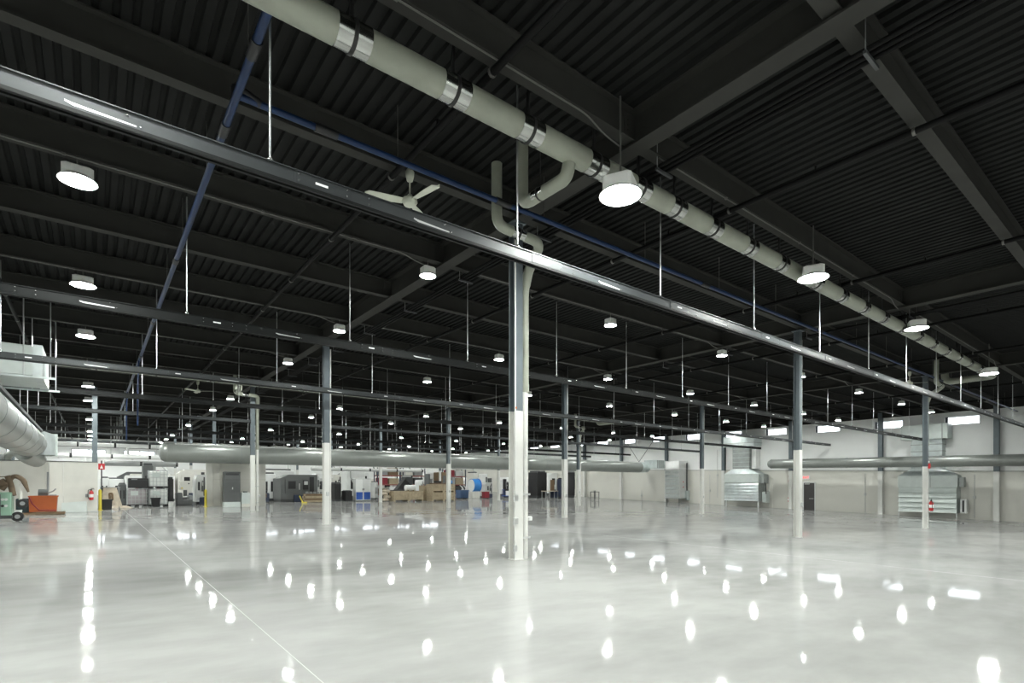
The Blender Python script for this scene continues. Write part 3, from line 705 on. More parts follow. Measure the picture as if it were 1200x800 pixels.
# ================================================================== BIG ROUND DUCTS
DY, DZ, DR = 37., 3.49, .575
t = thing('round_duct', 'big round grey duct hung over the entrance to the machine area', 'duct', (20., DY, DZ))
n_ = 22; xa, xb = 3.35, 46.2
for k in range(n_):
    a, b = xa+(xb-xa)*k/n_, xa+(xb-xa)*(k+1)/n_
    pw('duct_section', MB().tube([(a+.006, DY, DZ), (b-.006, DY, DZ)], DR, 28), M['duct'], t)
    if k: pw('seam_band', MB().tube([(a-.03, DY, DZ), (a+.03, DY, DZ)], DR+.008, 28), M['ductseam'], t)
    if k % 2 == 0:
        pw('hanger', MB().tube([(a+.8, DY-.02, DZ+DR), (a+.8, DY-.02, DECK)], .012, 6), M['rod'], t)
pw('end_cap', MB().tube([(xa, DY, DZ), (xa-.12, DY, DZ), (xa-.25, DY, DZ), (xa-.33, DY, DZ)], [DR, DR*.93, DR*.75, DR*.45], 28), M['duct'], t)
pw('top_rail', MB().box(xa+.4, xb, DY-.35, DY-.29, DZ+.47, DZ+.52), M['lgrey'], t)
pw('end_elbow', MB().tube(fillet([(xb, DY, DZ), (xb+.9, DY, DZ), (xb+1.3, DY-.3, DZ+.1)], .5), [DR]+[DR*.98]*6+[DR*.7], 24), M['galv'], t)
pw('connector_box', MB().box(47.0, 48.55, 35.3, 36.9, DZ-.1, DZ+.72), M['galvd'], t)
for k in range(6): pw('box_rib', MB().box(46.98+.26*k, 47.03+.26*k, 35.27, 36.93, DZ-.12, DZ+.74), M['galv'], t)
for xx in (44.8, 47.6): pw('guy_rod', MB().tube([(46.2, DY, DZ+DR), (46.2+(xx-46.2)*1.6, DY, DECK-1.2)], .025, 6), M['char'], t)
t = thing('round_duct', 'big round grey duct with dark top rail beside the white partition', 'duct', (-2.15, 20., 3.38))
for k in range(10):
    a, b = 8.+2.25*k, 8.+2.25*(k+1)
    pw('duct_section', MB().tube([(-2.15, a+.006, 3.38), (-2.15, b-.006, 3.38)], .585, 28), M['duct'], t)
    pw('seam_band', MB().tube([(-2.15, b-.03, 3.38), (-2.15, b+.03, 3.38)], .592, 28), M['ductseam'], t)
pw('top_rail', MB().box(-1.78, -1.70, 8, 30.5, 3.86, 3.95), M['char'], t)
pw('end_transition', MB().hexa([(-2.65,30.6,2.9),(-1.65,30.6,2.9),(-1.35,31.9,2.95),(-2.3,31.9,2.95),(-2.65,30.6,3.9),(-1.65,30.6,3.9),(-1.35,31.9,3.85),(-2.3,31.9,3.85)]), M['galv'], t)
pw('end_collar', MB().box(-2.35, -1.28, 31.9, 32.15, 2.9, 3.9), M['ltgreen'], t)
pw('drop_elbow', MB().tube(fillet([(-2.3, 30.4, 3.0), (-2.2, 31.3, 2.85), (-2.0, 32.1, 2.75)], .4), .36, 18), M['duct'], t)
for k in (0, 1, 2, 3, 6, 7): pw('hanger', MB().tube([(-2.15, 9.5+2.93*k, 3.95), (-2.15, 9.5+2.93*k, DECK)], .012, 6), M['rod'], t)
# suspended air handler, upper left
t = thing('air_handler', 'pale galvanised air handler hung on rods above the big side duct', 'air handler', (-3.2, 22.5, 4.8))
part('cabinet', MB().bbox(-2.6, 1.95, -1.4, 1.4, .02, .9, .03), M['ltgreen'], t)
part('end_flange', MB().box(1.80, 2.02, -1.44, 1.44, .0, .92), M['galv'], t)
part('support_angle', MB().box(-2.7, 2.3, -1.45, -1.38, -.06, .0), M['galv'], t); part('support_angle', MB().box(-2.7, 2.3, 1.38, 1.45, -.06, .0), M['galv'], t)
part('panel_seam', MB().box(-.4, -.36, -1.41, -1.40, .04, .88).box(-1.6, -1.56, -1.41, -1.40, .04, .88), M['galvd'], t)
for sx in (-2.4, -.3, 1.6, 2.2):
    for sy in (-1.42, 1.42): part('hanger_rod', MB().tube([(sx, sy, -.05), (sx, sy, DECK-4.8)], .016, 6), M['rod'], t)

# ================================================================== WHITE PARTITIONS
t = thing('partition_wall', 'low white partition of plain panels below the big side duct', 'partition', (-1.5, 33.2, .28))
xs = [-12., -8.4, -5., ratio(54)*33.2, ratio(57.5)*33.2, ratio(74)*33.2, ratio(114.5)*33.2]
for k, (a, b) in enumerate(zip(xs, xs[1:])):
    pw('panel', MB().bbox(a+.006, b-.006, 33.2-(.05 if k == 3 else 0), 33.32, .24, 2.69, .006), M['offw'], t)
pw('cap_rail', MB().box(-12, xs[-1], 33.17, 33.35, 2.69, 2.73), M['dgrey'], t)
pw('return_panel', MB().box(xs[-1]-.1, xs[-1], 33.33, 37., .24, 2.69), M['offw'], t)
pw('skirting', MB().box(xs[-2], xs[-1], 33.16, 33.2, .24, .33), M['lgrey'], t)
pw('conduit', MB().tube([(ratio(56)*33.1, 33.12, 1.0), (ratio(56)*33.1, 33.12, 2.2)], .04, 8), M['mgrey'], t)
single('leaning_board', MB().hexa([(-.75,0,0),(.22,0,0),(.24,.12,0),(-.7,.12,0),(-.72,.12,.46),(.2,.12,.52),(.2,.14,.52),(-.72,.14,.46)]), M['ltgreen'], 'pale translucent sheet leaning against the white partition', 'sheet', (ratio(95)*33., 33.04-.01, fz(0, 33)))
single('switch_plate', MB().bbox(-.05, .05, -.03, 0, 0, .16, .01), M['mgrey'], 'small grey switch box on the white partition', 'switch', (ratio(101.5)*33.19, 33.195, 1.0))
extinguisher(ratio(107)*33.06, 33.06, .85, 'red fire extinguisher hung on the white partition')
t = thing('partition_wall', 'cream partition block behind the dark grey cabinet and the drain column', 'partition', (7., 38.4, .2))
a, b = ratio(243)*38.2, ratio(300)*38.2
pw('front_panel', MB().bbox(a, b+.6, 38.2, 38.5, .1, 3.4, .01), M['offw'], t)
pw('corner_post', MB().bbox(a-.05, a+.32, 38.1, 38.5, .1, 3.4, .02), M['offw'], t)
pw('pilaster', MB().box(ratio(258)*38.1, ratio(260)*38.1, 38.12, 38.2, .1, 3.4), M['wains'], t)
pw('rail', MB().box(a, b+.6, 38.16, 38.2, zrow(260,280,562,38), zrow(260,280,561,38)), M['wains'], t)

# ================================================================== FOREGROUND LEFT: machine, tubs
t = thing('welding_machine', 'sage green wheeled machine with brown draped cover by the white partition', 'machine', (ratio(2)*25.8, 25.8, fz(-2.6, 25.8)))
part('cabinet', MB().bbox(-1.2, .28, -.3, .5, .22, 1.02, .03), M['green'], t)
part('dark_end', MB().box(-.06, .0, -.32, -.28, .12, .95), M['char'], t)
part('chassis', MB().box(-1.2, .3, -.28, .5, .10, .22), M['char'], t)
for k, (xx, zz, r) in enumerate(((.42, .16, .17), (.55, .62, .16))):
    w_ = part('wheel', MB().tube([(xx, -.18, zz), (xx, -.08, zz)], r, 18), M['rubber'], t); part('hub', MB().tube([(xx, -.2, zz), (xx, -.17, zz)], r*.45, 12), M['mgrey'], w_)
for k in range(4): part('gauge', MB().tube([(.05+.09*(k%2), -.3, .55+.22*(k//2)), (.05+.09*(k%2), -.33, .55+.22*(k//2))], .045, 10), M['lgrey' if k else 'black'], t)
part('cover', MB().tube(fillet([(-1.2, 0, 1.15), (-.2, .05, 1.22), (.1, .0, 1.4)], .3), .13, 10).tube(fillet([(.0, 0, 1.1), (.3, .05, 1.62), (.55, .0, 1.5), (.7, 0, 1.02)], .25), [.08]*12+[.03], 10).tube(fillet([(.15, 0, 1.6), (.25, .05, 1.2), (.3, 0, .9)], .2), .09, 10).box(-1.2, .1, -.02, .05, 1.55, 1.58), M['browncl'], t)
part('post', MB().tube([(.48, .1, .7), (.48, .1, 1.3)], .05, 8), M['offw'], t)
t = thing('bucket', 'white bucket standing beside the sage green machine', 'bucket', (ratio(19.5)*27., 27., fz(-2, 26)))
part('pail', MB().lathe([(.12, 0), (.15, .34), (.155, .36), (.145, .36), (.11, .03)], n=16), M['white'], t); part('rim', MB().lathe([(.158, .33), (.162, .345), (.158, .36)], n=16), M['lgrey'], t)
single('utility_box', MB().bbox(-.26, .26, -.2, .2, .0, .60, .03).box(-.2, -.02, -.215, -.19, .36, .38), M['teal'], 'dark teal box standing on the low timber skid', 'box', (ratio(28.5)*31., 31., fz(-2, 31)+.1))
t = thing('timber_skid', 'low timber skid along the foot of the white partition', 'skid', (ratio(42)*30.9, 30.9, fz(-2, 31)))
for k in range(3): part('skid_beam', MB().box(-.95, .95, -.32+.25*k, -.2+.25*k, 0, .10), M['dwood'], t)
part('skid_roll', MB().tube([(.93, -.34, .06), (.93, .3, .06)], .06, 10), M['dwood'], t)
t = thing('orange_bin', 'orange steel tipping bin with slanted seam on the timber skid', 'bin', (ratio(51.5)*30.9, 30.9, fz(-2, 31)+.125))
part('hopper', MB().prism([(-.46, 0), (.42, 0), (.46, .68), (-.48, .68)], 'y', -.28, .3), M['orange'], t)
part('seam_rib', MB().tube([(-.46, -.29, .64), (-.36, -.29, .35), (-.14, -.29, .08), (.42, -.29, .06)], .025, 6), M['dred'], t)
part('rim', MB().box(-.5, .48, -.3, -.26, .64, .69).box(-.5, .48, .28, .32, .64, .69), M['orange'], t)
t = thing('motor_unit', 'grey motor lying on top of the orange bin', 'motor', (ratio(50.5)*30.9, 30.9, fz(-2, 31)+.815))
part('casing', MB().tube([(-.16, 0, .14), (.16, 0, .14)], .14, 14), M['dgrey'], t); part('feet', MB().box(-.14, .14, -.12, .12, 0, .05), M['dgrey'], t)
part('bracket', MB().tube(fillet([(.14, 0, .1), (.35, -.02, .2), (.42, -.05, .3)], .1), .03, 6).tube([(.2, 0, .02), (.45, 0, .02)], .03, 6), M['mgrey'], t)
# ================================================================== MACHINE AREA, LEFT BAY
for x, Y, lab in ((117.2, 34.9, 'yellow bollard at the end of the white partition'), (241, 38., 'yellow bollard at the corner of the cream partition block')):
    X = ratio(x)*Y
    t = thing('bollard', lab, 'bollard', (X, Y, fz(X, Y)))
    part('post', MB().lathe([(.07, 0), (.07, 1.0), (.05, 1.06), (.02, 1.08)], n=14), M['yellow'], t); part('base_plate', MB().box(-.12, .12, -.12, .12, 0, .015), M['yellow'], t)
def bin_(x0, x1, yt, Y, label, m='black', tap=.85):
    X0, X1, Ya, Yb_, z0, z1 = ext(x0, x1, yt, Y, .3); hw = (X1-X0)/2+.03; h = z1-z0
    t = thing('waste_bin', label, 'bin', ((X0+X1)/2, Y+.3, fz((X0+X1)/2, Y+.3)))
    q = hw*tap
    part('tub', MB().hexa([(-q,-q,0),(q,-q,0),(q,q,0),(-q,q,0),(-hw,-hw,h),(hw,-hw,h),(hw,hw,h),(-hw,hw,h)]), M[m], t)
    part('rim', MB().box(-hw-.03, hw+.03, -hw-.03, -hw+.02, h-.06, h).box(-hw-.03, hw+.03, hw-.02, hw+.03, h-.06, h).box(-hw-.03, -hw+.02, -hw, hw, h-.06, h).box(hw-.02, hw+.03, -hw, hw, h-.06, h), M[m], t)
    return t
bin_(120, 131, 585, 35.2, 'black waste bin below a hanging beige cloth')
t = thing('tarp', 'beige cloth hung over a rack behind the black waste bin', 'cloth', (ratio(126)*36.4+.12, 36.4, fz(.5, 36.4)))
part('cloth', MB().hexa([(-.42,-.15,.3),(.5,-.15,.1),(.55,.15,.1),(-.42,.15,.3),(-.3,-.05,1.15),(.28,-.05,1.15),(.28,.05,1.15),(-.3,.05,1.15)]), M['tarp'], t)
part('brown_sleeve', MB().tube(fillet([(-.02, -.2, .55), (-.05, -.18, .85), (.08, -.18, .85), (.1, -.2, .5)], .08), .05, 8), M['dwood'], t); part('rack', MB().tube([(-.45, 0, 1.17), (.45, 0, 1.17)], .025, 6).tube([(-.4, .12, 0), (-.4, .12, 1.17)], .025, 6).tube([(.4, .16, 0), (.4, .16, 1.17)], .025, 6), M['mgrey'], t)
single('cloth_pile', MB().hexa([(-.5,-.3,0),(.6,-.25,0),(.6,.3,0),(-.5,.3,0),(-.25,-.15,.16),(.3,-.1,.12),(.3,.15,.1),(-.25,.15,.16)]), M['tarp'], 'beige cloth crumpled on the floor behind the black waste bin', 'cloth', (ratio(141)*38., 38., fz(1.2, 38)))
def box_machine(x0, x1, yt, Y, d, label, name='machine_tool', cat='machine', body='white', trimm='dgrey', style=0):
    X0, X1, Ya, Yb_, z0, z1 = ext(x0, x1, yt, Y, d); W = X1-X0; h = z1-z0
    t = thing(name, label, cat, ((X0+X1)/2, Y+d/2, z0)); a, b = -W/2, W/2; f, k = -d/2, d/2
    part('base', MB().box(a+.03, b-.03, f+.05, k-.05, 0, h*.10), M['char'], t)
    if style == 0:      # enclosed machining centre, chamfered shoulder, door and panel
        part('body', MB().prism([(a, h*.1), (b, h*.1), (b, h), (a+W*.22, h), (a, h*.86)], 'y', f, k), M[body], t)
        dr = part('door', MB().bbox(a+W*.12, a+W*.55, f-.05, f, h*.30, h*.84, .01), M[body], t); part('door_window', MB().box(a+W*.20, a+W*.40, f-.06, f-.05, h*.48, h*.76), M['black'], dr); part('door_handle', MB().box(a+W*.48, a+W*.51, f-.11, f-.05, h*.45, h*.68), M['steel'], dr)
        cp = part('control_panel', MB().bbox(a+W*.60, a+W*.74, f-.12, f, h*.45, h*.80, .02), M[trimm], t); part('screen', MB().box(a+W*.62, a+W*.72, f-.13, f-.12, h*.63, h*.76), M['lgrey'], cp)
        part('chip_tray', MB().bbox(a+W*.35, a+W*.85, f-.25, f, 0.02, h*.26, .02), M['navy'], t); part('vent_panel', MB().box(a+W*.78, a+W*.90, f-.03, f, h*.30, h*.92), M['black'], t)
    elif style == 1:    # press / cabinet with two openings
        part('body', MB().bbox(a, b, f, k, h*.1, h, .04), M[body], t)
        for q in (.2, .62): part('opening', MB().box(a+W*q, a+W*(q+.16), f-.02, f, h*.35, h*.72), M['black'], t)
        part('top_cover', MB().bbox(a+W*.1, b-W*.1, f+.1, k-.1, h, h*1.06, .03), M[trimm], t)
    elif style == 2:    # open frame machine with bed and head
        part('bed', MB().bbox(a, b, f, k, h*.1, h*.45, .03), M[body], t); part('head', MB().bbox(a, a+W*.35, f, k, h*.45, h, .04), M[body], t)
        part('tail', MB().bbox(b-W*.22, b, f+.1, k-.1, h*.45, h*.8, .03), M[trimm], t); part('spindle', MB().tube([(a+W*.35, 0, h*.65), (b-W*.22, 0, h*.65)], .07, 12), M['steel'], t)
        part('panel', MB().bbox(a+W*.05, a+W*.25, f-.06, f, h*.55, h*.85, .01), M['dgrey'], t)
    return t
box_machine(117, 128, 560, 42.5, .9, 'white upright machine behind the beige cloth', body='white', style=1)
box_machine(138, 148, 567, 40.2, .8, 'dark upright welding unit left of the tan liquid tote', body='dgrey', style=1)
def ibc(x0, x1, Y, zb, label, m):
    X0, X1, Ya, Yb_, z0, _ = ext(x0, x1, 580, Y, 1.0); W = max(1.0, X1-X0)/2
    t = thing('liquid_tote', label, 'tote', ((X0+X1)/2, Y+.5, zb if zb else fz((X0+X1)/2, Y)), 0)
    pal = part('pallet', MB().box(-W, W, -.5, .5, .09, .13), M['black'], t)
    for sx in (-1, 0, 1): part('pallet_foot', MB().box(sx*(W-.1)-.09, sx*(W-.1)+.09, -.48, .48, 0, .09), M['black'], pal)
    part('tank', MB().bbox(-W+.04, W-.04, -.46, .46, .13, 1.06, .06), M[m], t); part('cap', MB().lathe([(.1, 1.06), (.1, 1.10), (.07, 1.12)], n=12), M['dred'], t)
    v = MB().tube([(0, 0, .12), (0, 0, 1.1)], .014, 6).mesh('cage_bar', M['cage'])
    for k in range(6):
        xx = -W+.03+(2*W-.06)*k/5
        part('cage_bar', v, None, t, loc=(xx, -.49, 0)); part('cage_bar', v, None, t, loc=(xx, .49, 0))
    for k in range(1, 5): part('cage_bar', v, None, t, loc=(-W, -.49+.98*k/5, 0))
    for k in range(5): part('cage_rail', MB().tube([(-W, -.5, .2+.22*k), (W, -.5, .2+.22*k), (W, .5, .2+.22*k), (-W, .5, .2+.22*k), (-W, -.5, .2+.22*k)], .014, 6), M['cage'], t)
    part('name_plate', MB().box(-W*.65, W*.1, -.515, -.505, .68, .95), M['ltgreen'], t)
    return t
ibc(148.5, 172, 39.6, None, 'tan caged liquid tote standing on the floor below a black box', 'plasb')
z_ = fz(3, 39.6)
ibc(175, 195, 39.6, None, 'white caged liquid tote on the floor, lower of the stacked pair', 'plas')
ibc(175, 195, 39.6, z_+1.12, 'white caged liquid tote stacked on top of another', 'plas')
X0, X1, *_ = ext(149.5, 174, 562, 39.6, .9)
t = thing('equipment_case', 'black equipment case resting on the tan liquid tote', 'case', ((X0+X1)/2, 40.1, fz(2, 40)+1.125)); W = (X1-X0)/2
part('body', MB().bbox(-W, W, -.4, .4, 0, .60, .03), M['black'], t); part('lid_seam', MB().box(-W-.005, W+.005, -.405, .405, .46, .48), M['char'], t); part('name_plate', MB().box(-W*.7, -W*.1, -.41, -.4, .50, .56), M['mgrey'], t)
bin_(177.5, 187.5, 583, 38.6, 'black waste bin in front of the stacked white totes', tap=.8)
t = box_machine(195.5, 203.5, 560.5, 40., .9, 'tall black cabinet right of the stacked white totes', 'cabinet', 'cabinet', 'black', 'char', 1)
t = thing('bucket', 'white bucket in front of the tall black cabinet', 'bucket', (ratio(200.5)*38.8, 38.8, fz(4, 38.8)))
part('pail', MB().lathe([(.13, 0), (.16, .30), (.165, .32), (.15, .32), (.12, .03)], n=16), M['white'], t); part('rim', MB().lathe([(.168, .29), (.172, .305), (.168, .32)], n=16), M['lgrey'], t)
box_machine(205, 226, 577, 40., 1.1, 'low dark lathe bed between black cabinet and yellow bollard', body='dgrey', trimm='mgrey', style=2)
t = thing('control_cabinet', 'pale control cabinet with yellow warning sticker above the low dark lathe', 'cabinet', (ratio(217)*41.6, 41.6, fz(4.5, 41.6)))
part('pedestal', MB().box(-.1, .1, -.1, .1, 0, 1.05), M['dgrey'], t); part('box', MB().bbox(-.34, .34, -.18, .18, 1.0, 1.6, .02), M['offw'], t); part('warning_sticker', MB().prism([(-.27, 1.08), (-.13, 1.08), (-.2, 1.2)], 'y', -.185, -.18), M['yellow'], t); part('knob', MB().tube([(.18, -.18, 1.42), (.18, -.23, 1.42)], .04, 10), M['black'], t)
box_machine(226, 241, 556, 41.5, 1.4, 'grey machine with arm beside the cream partition block', body='lgrey', style=0)
t = box_machine(118, 145, 561, 48., 1.6, 'white machine with dark openings beyond the beige cloth', body='white', style=1)
box_machine(146, 205, 557, 50., 2., 'long white machine with beige top behind the totes', body='white', trimm='offw', style=1)
t = box_machine(166, 180, 545, 47.5, 1.2, 'dark grey control tower rising behind the stacked totes', body='dgrey', trimm='char', style=1)
box_machine(205, 243, 550, 50., 2., 'pale machine enclosure behind the control cabinet', body='offw', style=0)
t = thing('red_sign', 'small red sign with white figure on a post beside the white partition', 'sign', (ratio(119)*36., 36., fz(.3, 36.)))
part('post', MB().box(-.03, .03, 0, .06, 0, 2.6), M['char'], t); part('plate', MB().box(-.14, .14, -.02, 0, 2.12, 2.44), M['red'], t); part('figure', MB().prism([(-.07, 2.18), (.07, 2.18), (0, 2.38)], 'y', -.025, -.02), M['white'], t)
# dark grey cabinet by the cream block
X0, X1, Ya, Yb_, z0, z1 = ext(260.5, 282, 552.5, 37., .55); W = (X1-X0)/2
t = thing('storage_cabinet', 'tall dark grey cabinet with light plinth beside the drain column', 'cabinet', ((X0+X1)/2, 37.27, z0)); h = z1-z0
part('plinth', MB().box(-W, W, -.28, .28, 0, .32), M['ltgreen'], t); part('body', MB().bbox(-W+.01, W-.01, -.27, .27, .32, h, .02), M['dgrey'], t)
part('vent', MB().box(-W*.8, W*.8, -.28, -.27, h*.90, h*.95), M['char'], t); d_ = part('door', MB().box(-W*.95, W*.95, -.285, -.27, .36, h*.76), M['dgrey'], t); part('door_handle', MB().box(-.02, .03, -.31, -.285, h*.5, h*.56), M['lgrey'], d_)
part('door_gap', MB().box(-W*.95, W*.95, -.283, -.27, h*.77, h*.775), M['black'], t)
t = thing('low_cabinet', 'low pale green cabinet between dark cabinet and drain column', 'cabinet', (ratio(287.5)*37.3, 37.3, fz(7.5, 37.3))); 
part('body', MB().bbox(-.27, .27, -.25, .25, .2, .9, .015), M['ltgreen'], t); part('plinth', MB().box(-.25, .25, -.22, .25, 0, .2), M['wains'], t); part('top', MB().box(-.1, .1, -.1, .1, .9, .97), M['dgrey'], t)

# ================================================================== MACHINE AREA, MIDDLE
t = thing('floor_machine', 'navy floor scrubber parked beside the drain column', 'machine', (ratio(308)*44.5, 44.5, fz(10, 44.5)))
part('body', MB().bbox(-.4, .4, -.4, .4, .08, .75, .06), M['navy'], t); part('seat', MB().bbox(-.3, .3, -.2, .3, .75, .95, .05), M['black'], t); part('motor', MB().bbox(-.25, .2, -.44, -.4, .4, .7, .02), M['browncl'], t)
for sx in (-.3, .3): part('wheel', MB().tube([(sx, -.3, .1), (sx+.06, -.3, .1)], .1, 12), M['rubber'], t)
box_machine(303, 323, 555, 47.5, 1.5, 'white round-shouldered machine with two black slots behind the navy scrubber', body='white', style=1)
box_machine(320, 372, 556, 45., 2.2, 'large dark grey machining centre with navy chip tray', body='dgrey', trimm='black', style=0)
box_machine(300, 345, 551, 52., 2., 'long white enclosure behind the dark grey machining centre', body='white', style=1)
box_machine(366, 380, 558, 49., 1.4, 'grey upright mill with white head behind the bundled lumber', body='lgrey', style=2)
t = thing('lumber_pallet', 'bundled lumber and grey castings stacked on a pallet', 'pallet', (ratio(368)*43.6, 43.6, fz(13.8, 43.6)))
for k in range(4):
    for j in range(3): part('board', MB().box(-.85+.04*k, .8-.03*j, -.5+.34*j, -.2+.34*j, .02+.17*k, .17+.17*k), M['dwood' if (k+j) % 2 else 'wood'], t)
for j in range(5): part('casting', MB().lathe([(.1, .70), (.13, .76), (.10, .86)], n=10), M['mgrey'], t, loc=(-.6+.28*j, -.2, 0))
single('hand_truck_lever', MB().tube(fillet([(0, 0, .05), (-.2, -.1, .35), (-.28, -.1, .55)], .1), .05, 8).box(-.1, .3, -.06, .02, .0, .08), M['yellow'], 'yellow pallet jack handle leaning at the lumber pallet', 'handle', (ratio(355)*42.7, 42.7, fz(12.5, 42.7)))
def crate_(x0, x1, yt, Y, d, label, zb=None, lid=False):
    X0, X1, Ya, Yb_, z0, z1 = ext(x0, x1, yt, Y, d); W = (X1-X0)/2; z0 = fz((X0+X1)/2, Y) if zb is None else zb; h = max(.5, z1-z0)
    t = thing('wooden_crate', label, 'crate', ((X0+X1)/2, Y+d/2, z0)); f = -d/2
    for k in range(3):
        xx = -W+W*k; part('skid', MB().box(max(-W, xx-.12), min(W, xx+.12), f, d/2, 0, .12), M['wood'], t)
    n_ = 3
    for k in range(n_): part('plank', MB().box(-W, W, f, f+.03, .12+(h-.12)*k/n_+.006, .12+(h-.12)*(k+1)/n_-.006), M['wood'], t)
    for k in range(n_): part('plank', MB().box(-W, -W+.03, f+.03, d/2, .12+(h-.12)*k/n_+.006, .12+(h-.12)*(k+1)/n_-.006), M['wood'], t)
    part('far_side', MB().box(-W, W, d/2-.03, d/2, .12, h).box(W-.03, W, f+.03, d/2-.03, .12, h), M['wood'], t)
    for xx in (-W, -.06, W-.12): part('batten', MB().box(xx, xx+.12, f-.025, f, .12, h), M['wood'], t)
    for s_ in (-1, 1):
        p = [(s_*(.1), .14), (s_*(.2), .14), (s_*(W-.1), h-.04), (s_*(W-.2), h-.04)]
        part('brace', MB().prism(p if s_ > 0 else p[::-1], 'y', f-.02, f), M['wood'], t)
    part('lid', MB().box(-W-.02, W+.02, f-.03, d/2+.02, h, h+.03), M['wood'], t)
    return (X0+X1)/2, Y, z0+h+.03
c1 = crate_(456, 496, 575.5, 43.6, 1.1, 'low pale wooden crate left of the stacked crates')
c2 = crate_(499.5, 533, 577, 43.4, 1.2, 'pale wooden crate carrying another crate of its size')
c3 = crate_(499.5, 533, 567.5, 43.4, 1.2, 'pale wooden crate stacked on top of its twin', zb=c2[2])
c4 = crate_(491, 500, 569, 45.2, .8, 'narrow tall wooden crate behind the stacked pair')
t = thing('wrapped_bundle', 'bundle of brown sacks wrapped in plastic beside the low crate', 'bundle', (ratio(452.5)*44.4, 44.4, fz(20, 44.4)))
for k in range(4): part('sack', MB().lathe([(.15, 0), (.34, .05), (.36, .18), (.2, .27)], n=12), M['tarp'], t, loc=(-.2+.25*(k % 2), .1*k-.2, .25*k))
t = thing('white_drum', 'white padded drum lying on the low wooden crate', 'drum', (c1[0]+.35, c1[1]+.5, c1[2]))
part('barrel', MB().tube([(-.5, 0, .27), (-.46, 0, .27), (.46, 0, .27), (.5, 0, .27)], [.2, .27, .27, .2], 16), M['white'], t); part('cradle', MB().box(-.3, -.2, -.2, .2, 0, .08).box(.2, .3, -.2, .2, 0, .08), M['wood'], t)
t = thing('gear_stack', 'dark gear and clear blue wrapped parts on the top crate', 'parts', (c3[0]-.2, c3[1]+.5, c3[2]))
part('slab', MB().bbox(-.9, .6, -.3, .3, 0, .12, .03), M['browncl'], t); part('casting', MB().bbox(-.5, .1, -.25, .2, .12, .30, .04), M['black'], t); part('wrapped_roll', MB().tube([(.75, -.3, .2), (1.15, -.3, .2)], .18, 14), M['sky'], t)
# black machine and blue-white cabinet
box_machine(387, 400, 566, 45.4, 1.2, 'black box machine left of the blue and white cabinet', body='black', trimm='char', style=1)
box_machine(400, 413, 575, 45., 1.0, 'low black chest beside the blue and white cabinet', name='chest', cat='chest', body='black', trimm='char', style=1)
box_machine(384, 400, 556, 49.5, 1.5, 'pale sloping machine top behind the black box machine', body='offw', style=0)
box_machine(398, 428, 552, 52., 2., 'long white machine with grey pipe behind the blue and white cabinet', body='white', style=1)
X0, X1, Ya, Yb_, z0, z1 = ext(413.5, 434.5, 560.5, 45.2, .6); W = (X1-X0)/2; h = z1-z0
t = thing('storage_cabinet', 'white two-door cabinet with royal blue lower panels', 'cabinet', ((X0+X1)/2, 45.5, z0))
part('body', MB().bbox(-W, W, -.3, .3, .05, h, .02), M['lgrey'], t)
for s_ in (-1, 1):
    d_ = part('door', MB().box(min(s_*.03, s_*W*.96), max(s_*.03, s_*W*.96), -.325, -.3, .10, h*.97), M['white'], t)
    part('lower_panel', MB().box(min(s_*.06, s_*W*.92), max(s_*.06, s_*W*.92), -.335, -.325, .14, h*.40), M['royal'], d_, 'royal blue door panel'); part('door_handle', MB().box(s_*.06-.02, s_*.06+.02, -.36, -.325, h*.48, h*.56), M['black'], d_)
part('plinth', MB().box(-W, W, -.28, .3, 0, .06), M['dgrey'], t)
box_machine(434, 443, 565, 48., 1., 'grey rack with white drawers behind the machine column', body='lgrey', style=1)
# black hopper conveyor
t = thing('chip_conveyor', 'black chip conveyor with slanted hopper behind the low crate', 'machine', (ratio(466)*47.5, 47.5, fz(22.5, 47.5)))
part('tank', MB().bbox(-1.6, .9, -.4, .4, .05, .95, .04), M['black'], t)
part('incline', MB().hexa([(-.3,-.35,.9),(.9,-.35,.9),(.9,.35,.9),(-.3,.35,.9),(.75,-.35,2.15),(1.25,-.35,2.35),(1.25,.35,2.35),(.75,.35,2.15)]), M['black'], t)
part('head', MB().hexa([(.6,-.38,2.0),(1.4,-.38,1.3),(1.4,.38,1.3),(.6,.38,2.0),(.7,-.38,2.35),(1.4,-.38,2.35),(1.4,.38,2.35),(.7,.38,2.35)]), M['char'], t)
part('chute_edge', MB().box(.3, 1.2, -.42, -.38, 2.2, 2.3), M['lgrey'], t)
box_machine(486, 496, 562, 49., 1.2, 'white and black machine head behind the narrow tall crate', body='white', style=0)
box_machine(497, 508, 555, 50., 1., 'dark grey hopper stand behind the stacked crates', body='dgrey', trimm='mgrey', style=2)
box_machine(508, 534, 553, 55.5, 2., 'brown and grey storage rack deep behind the stacked crates', name='storage_rack', cat='rack', body='dwood', trimm='mgrey', style=2)
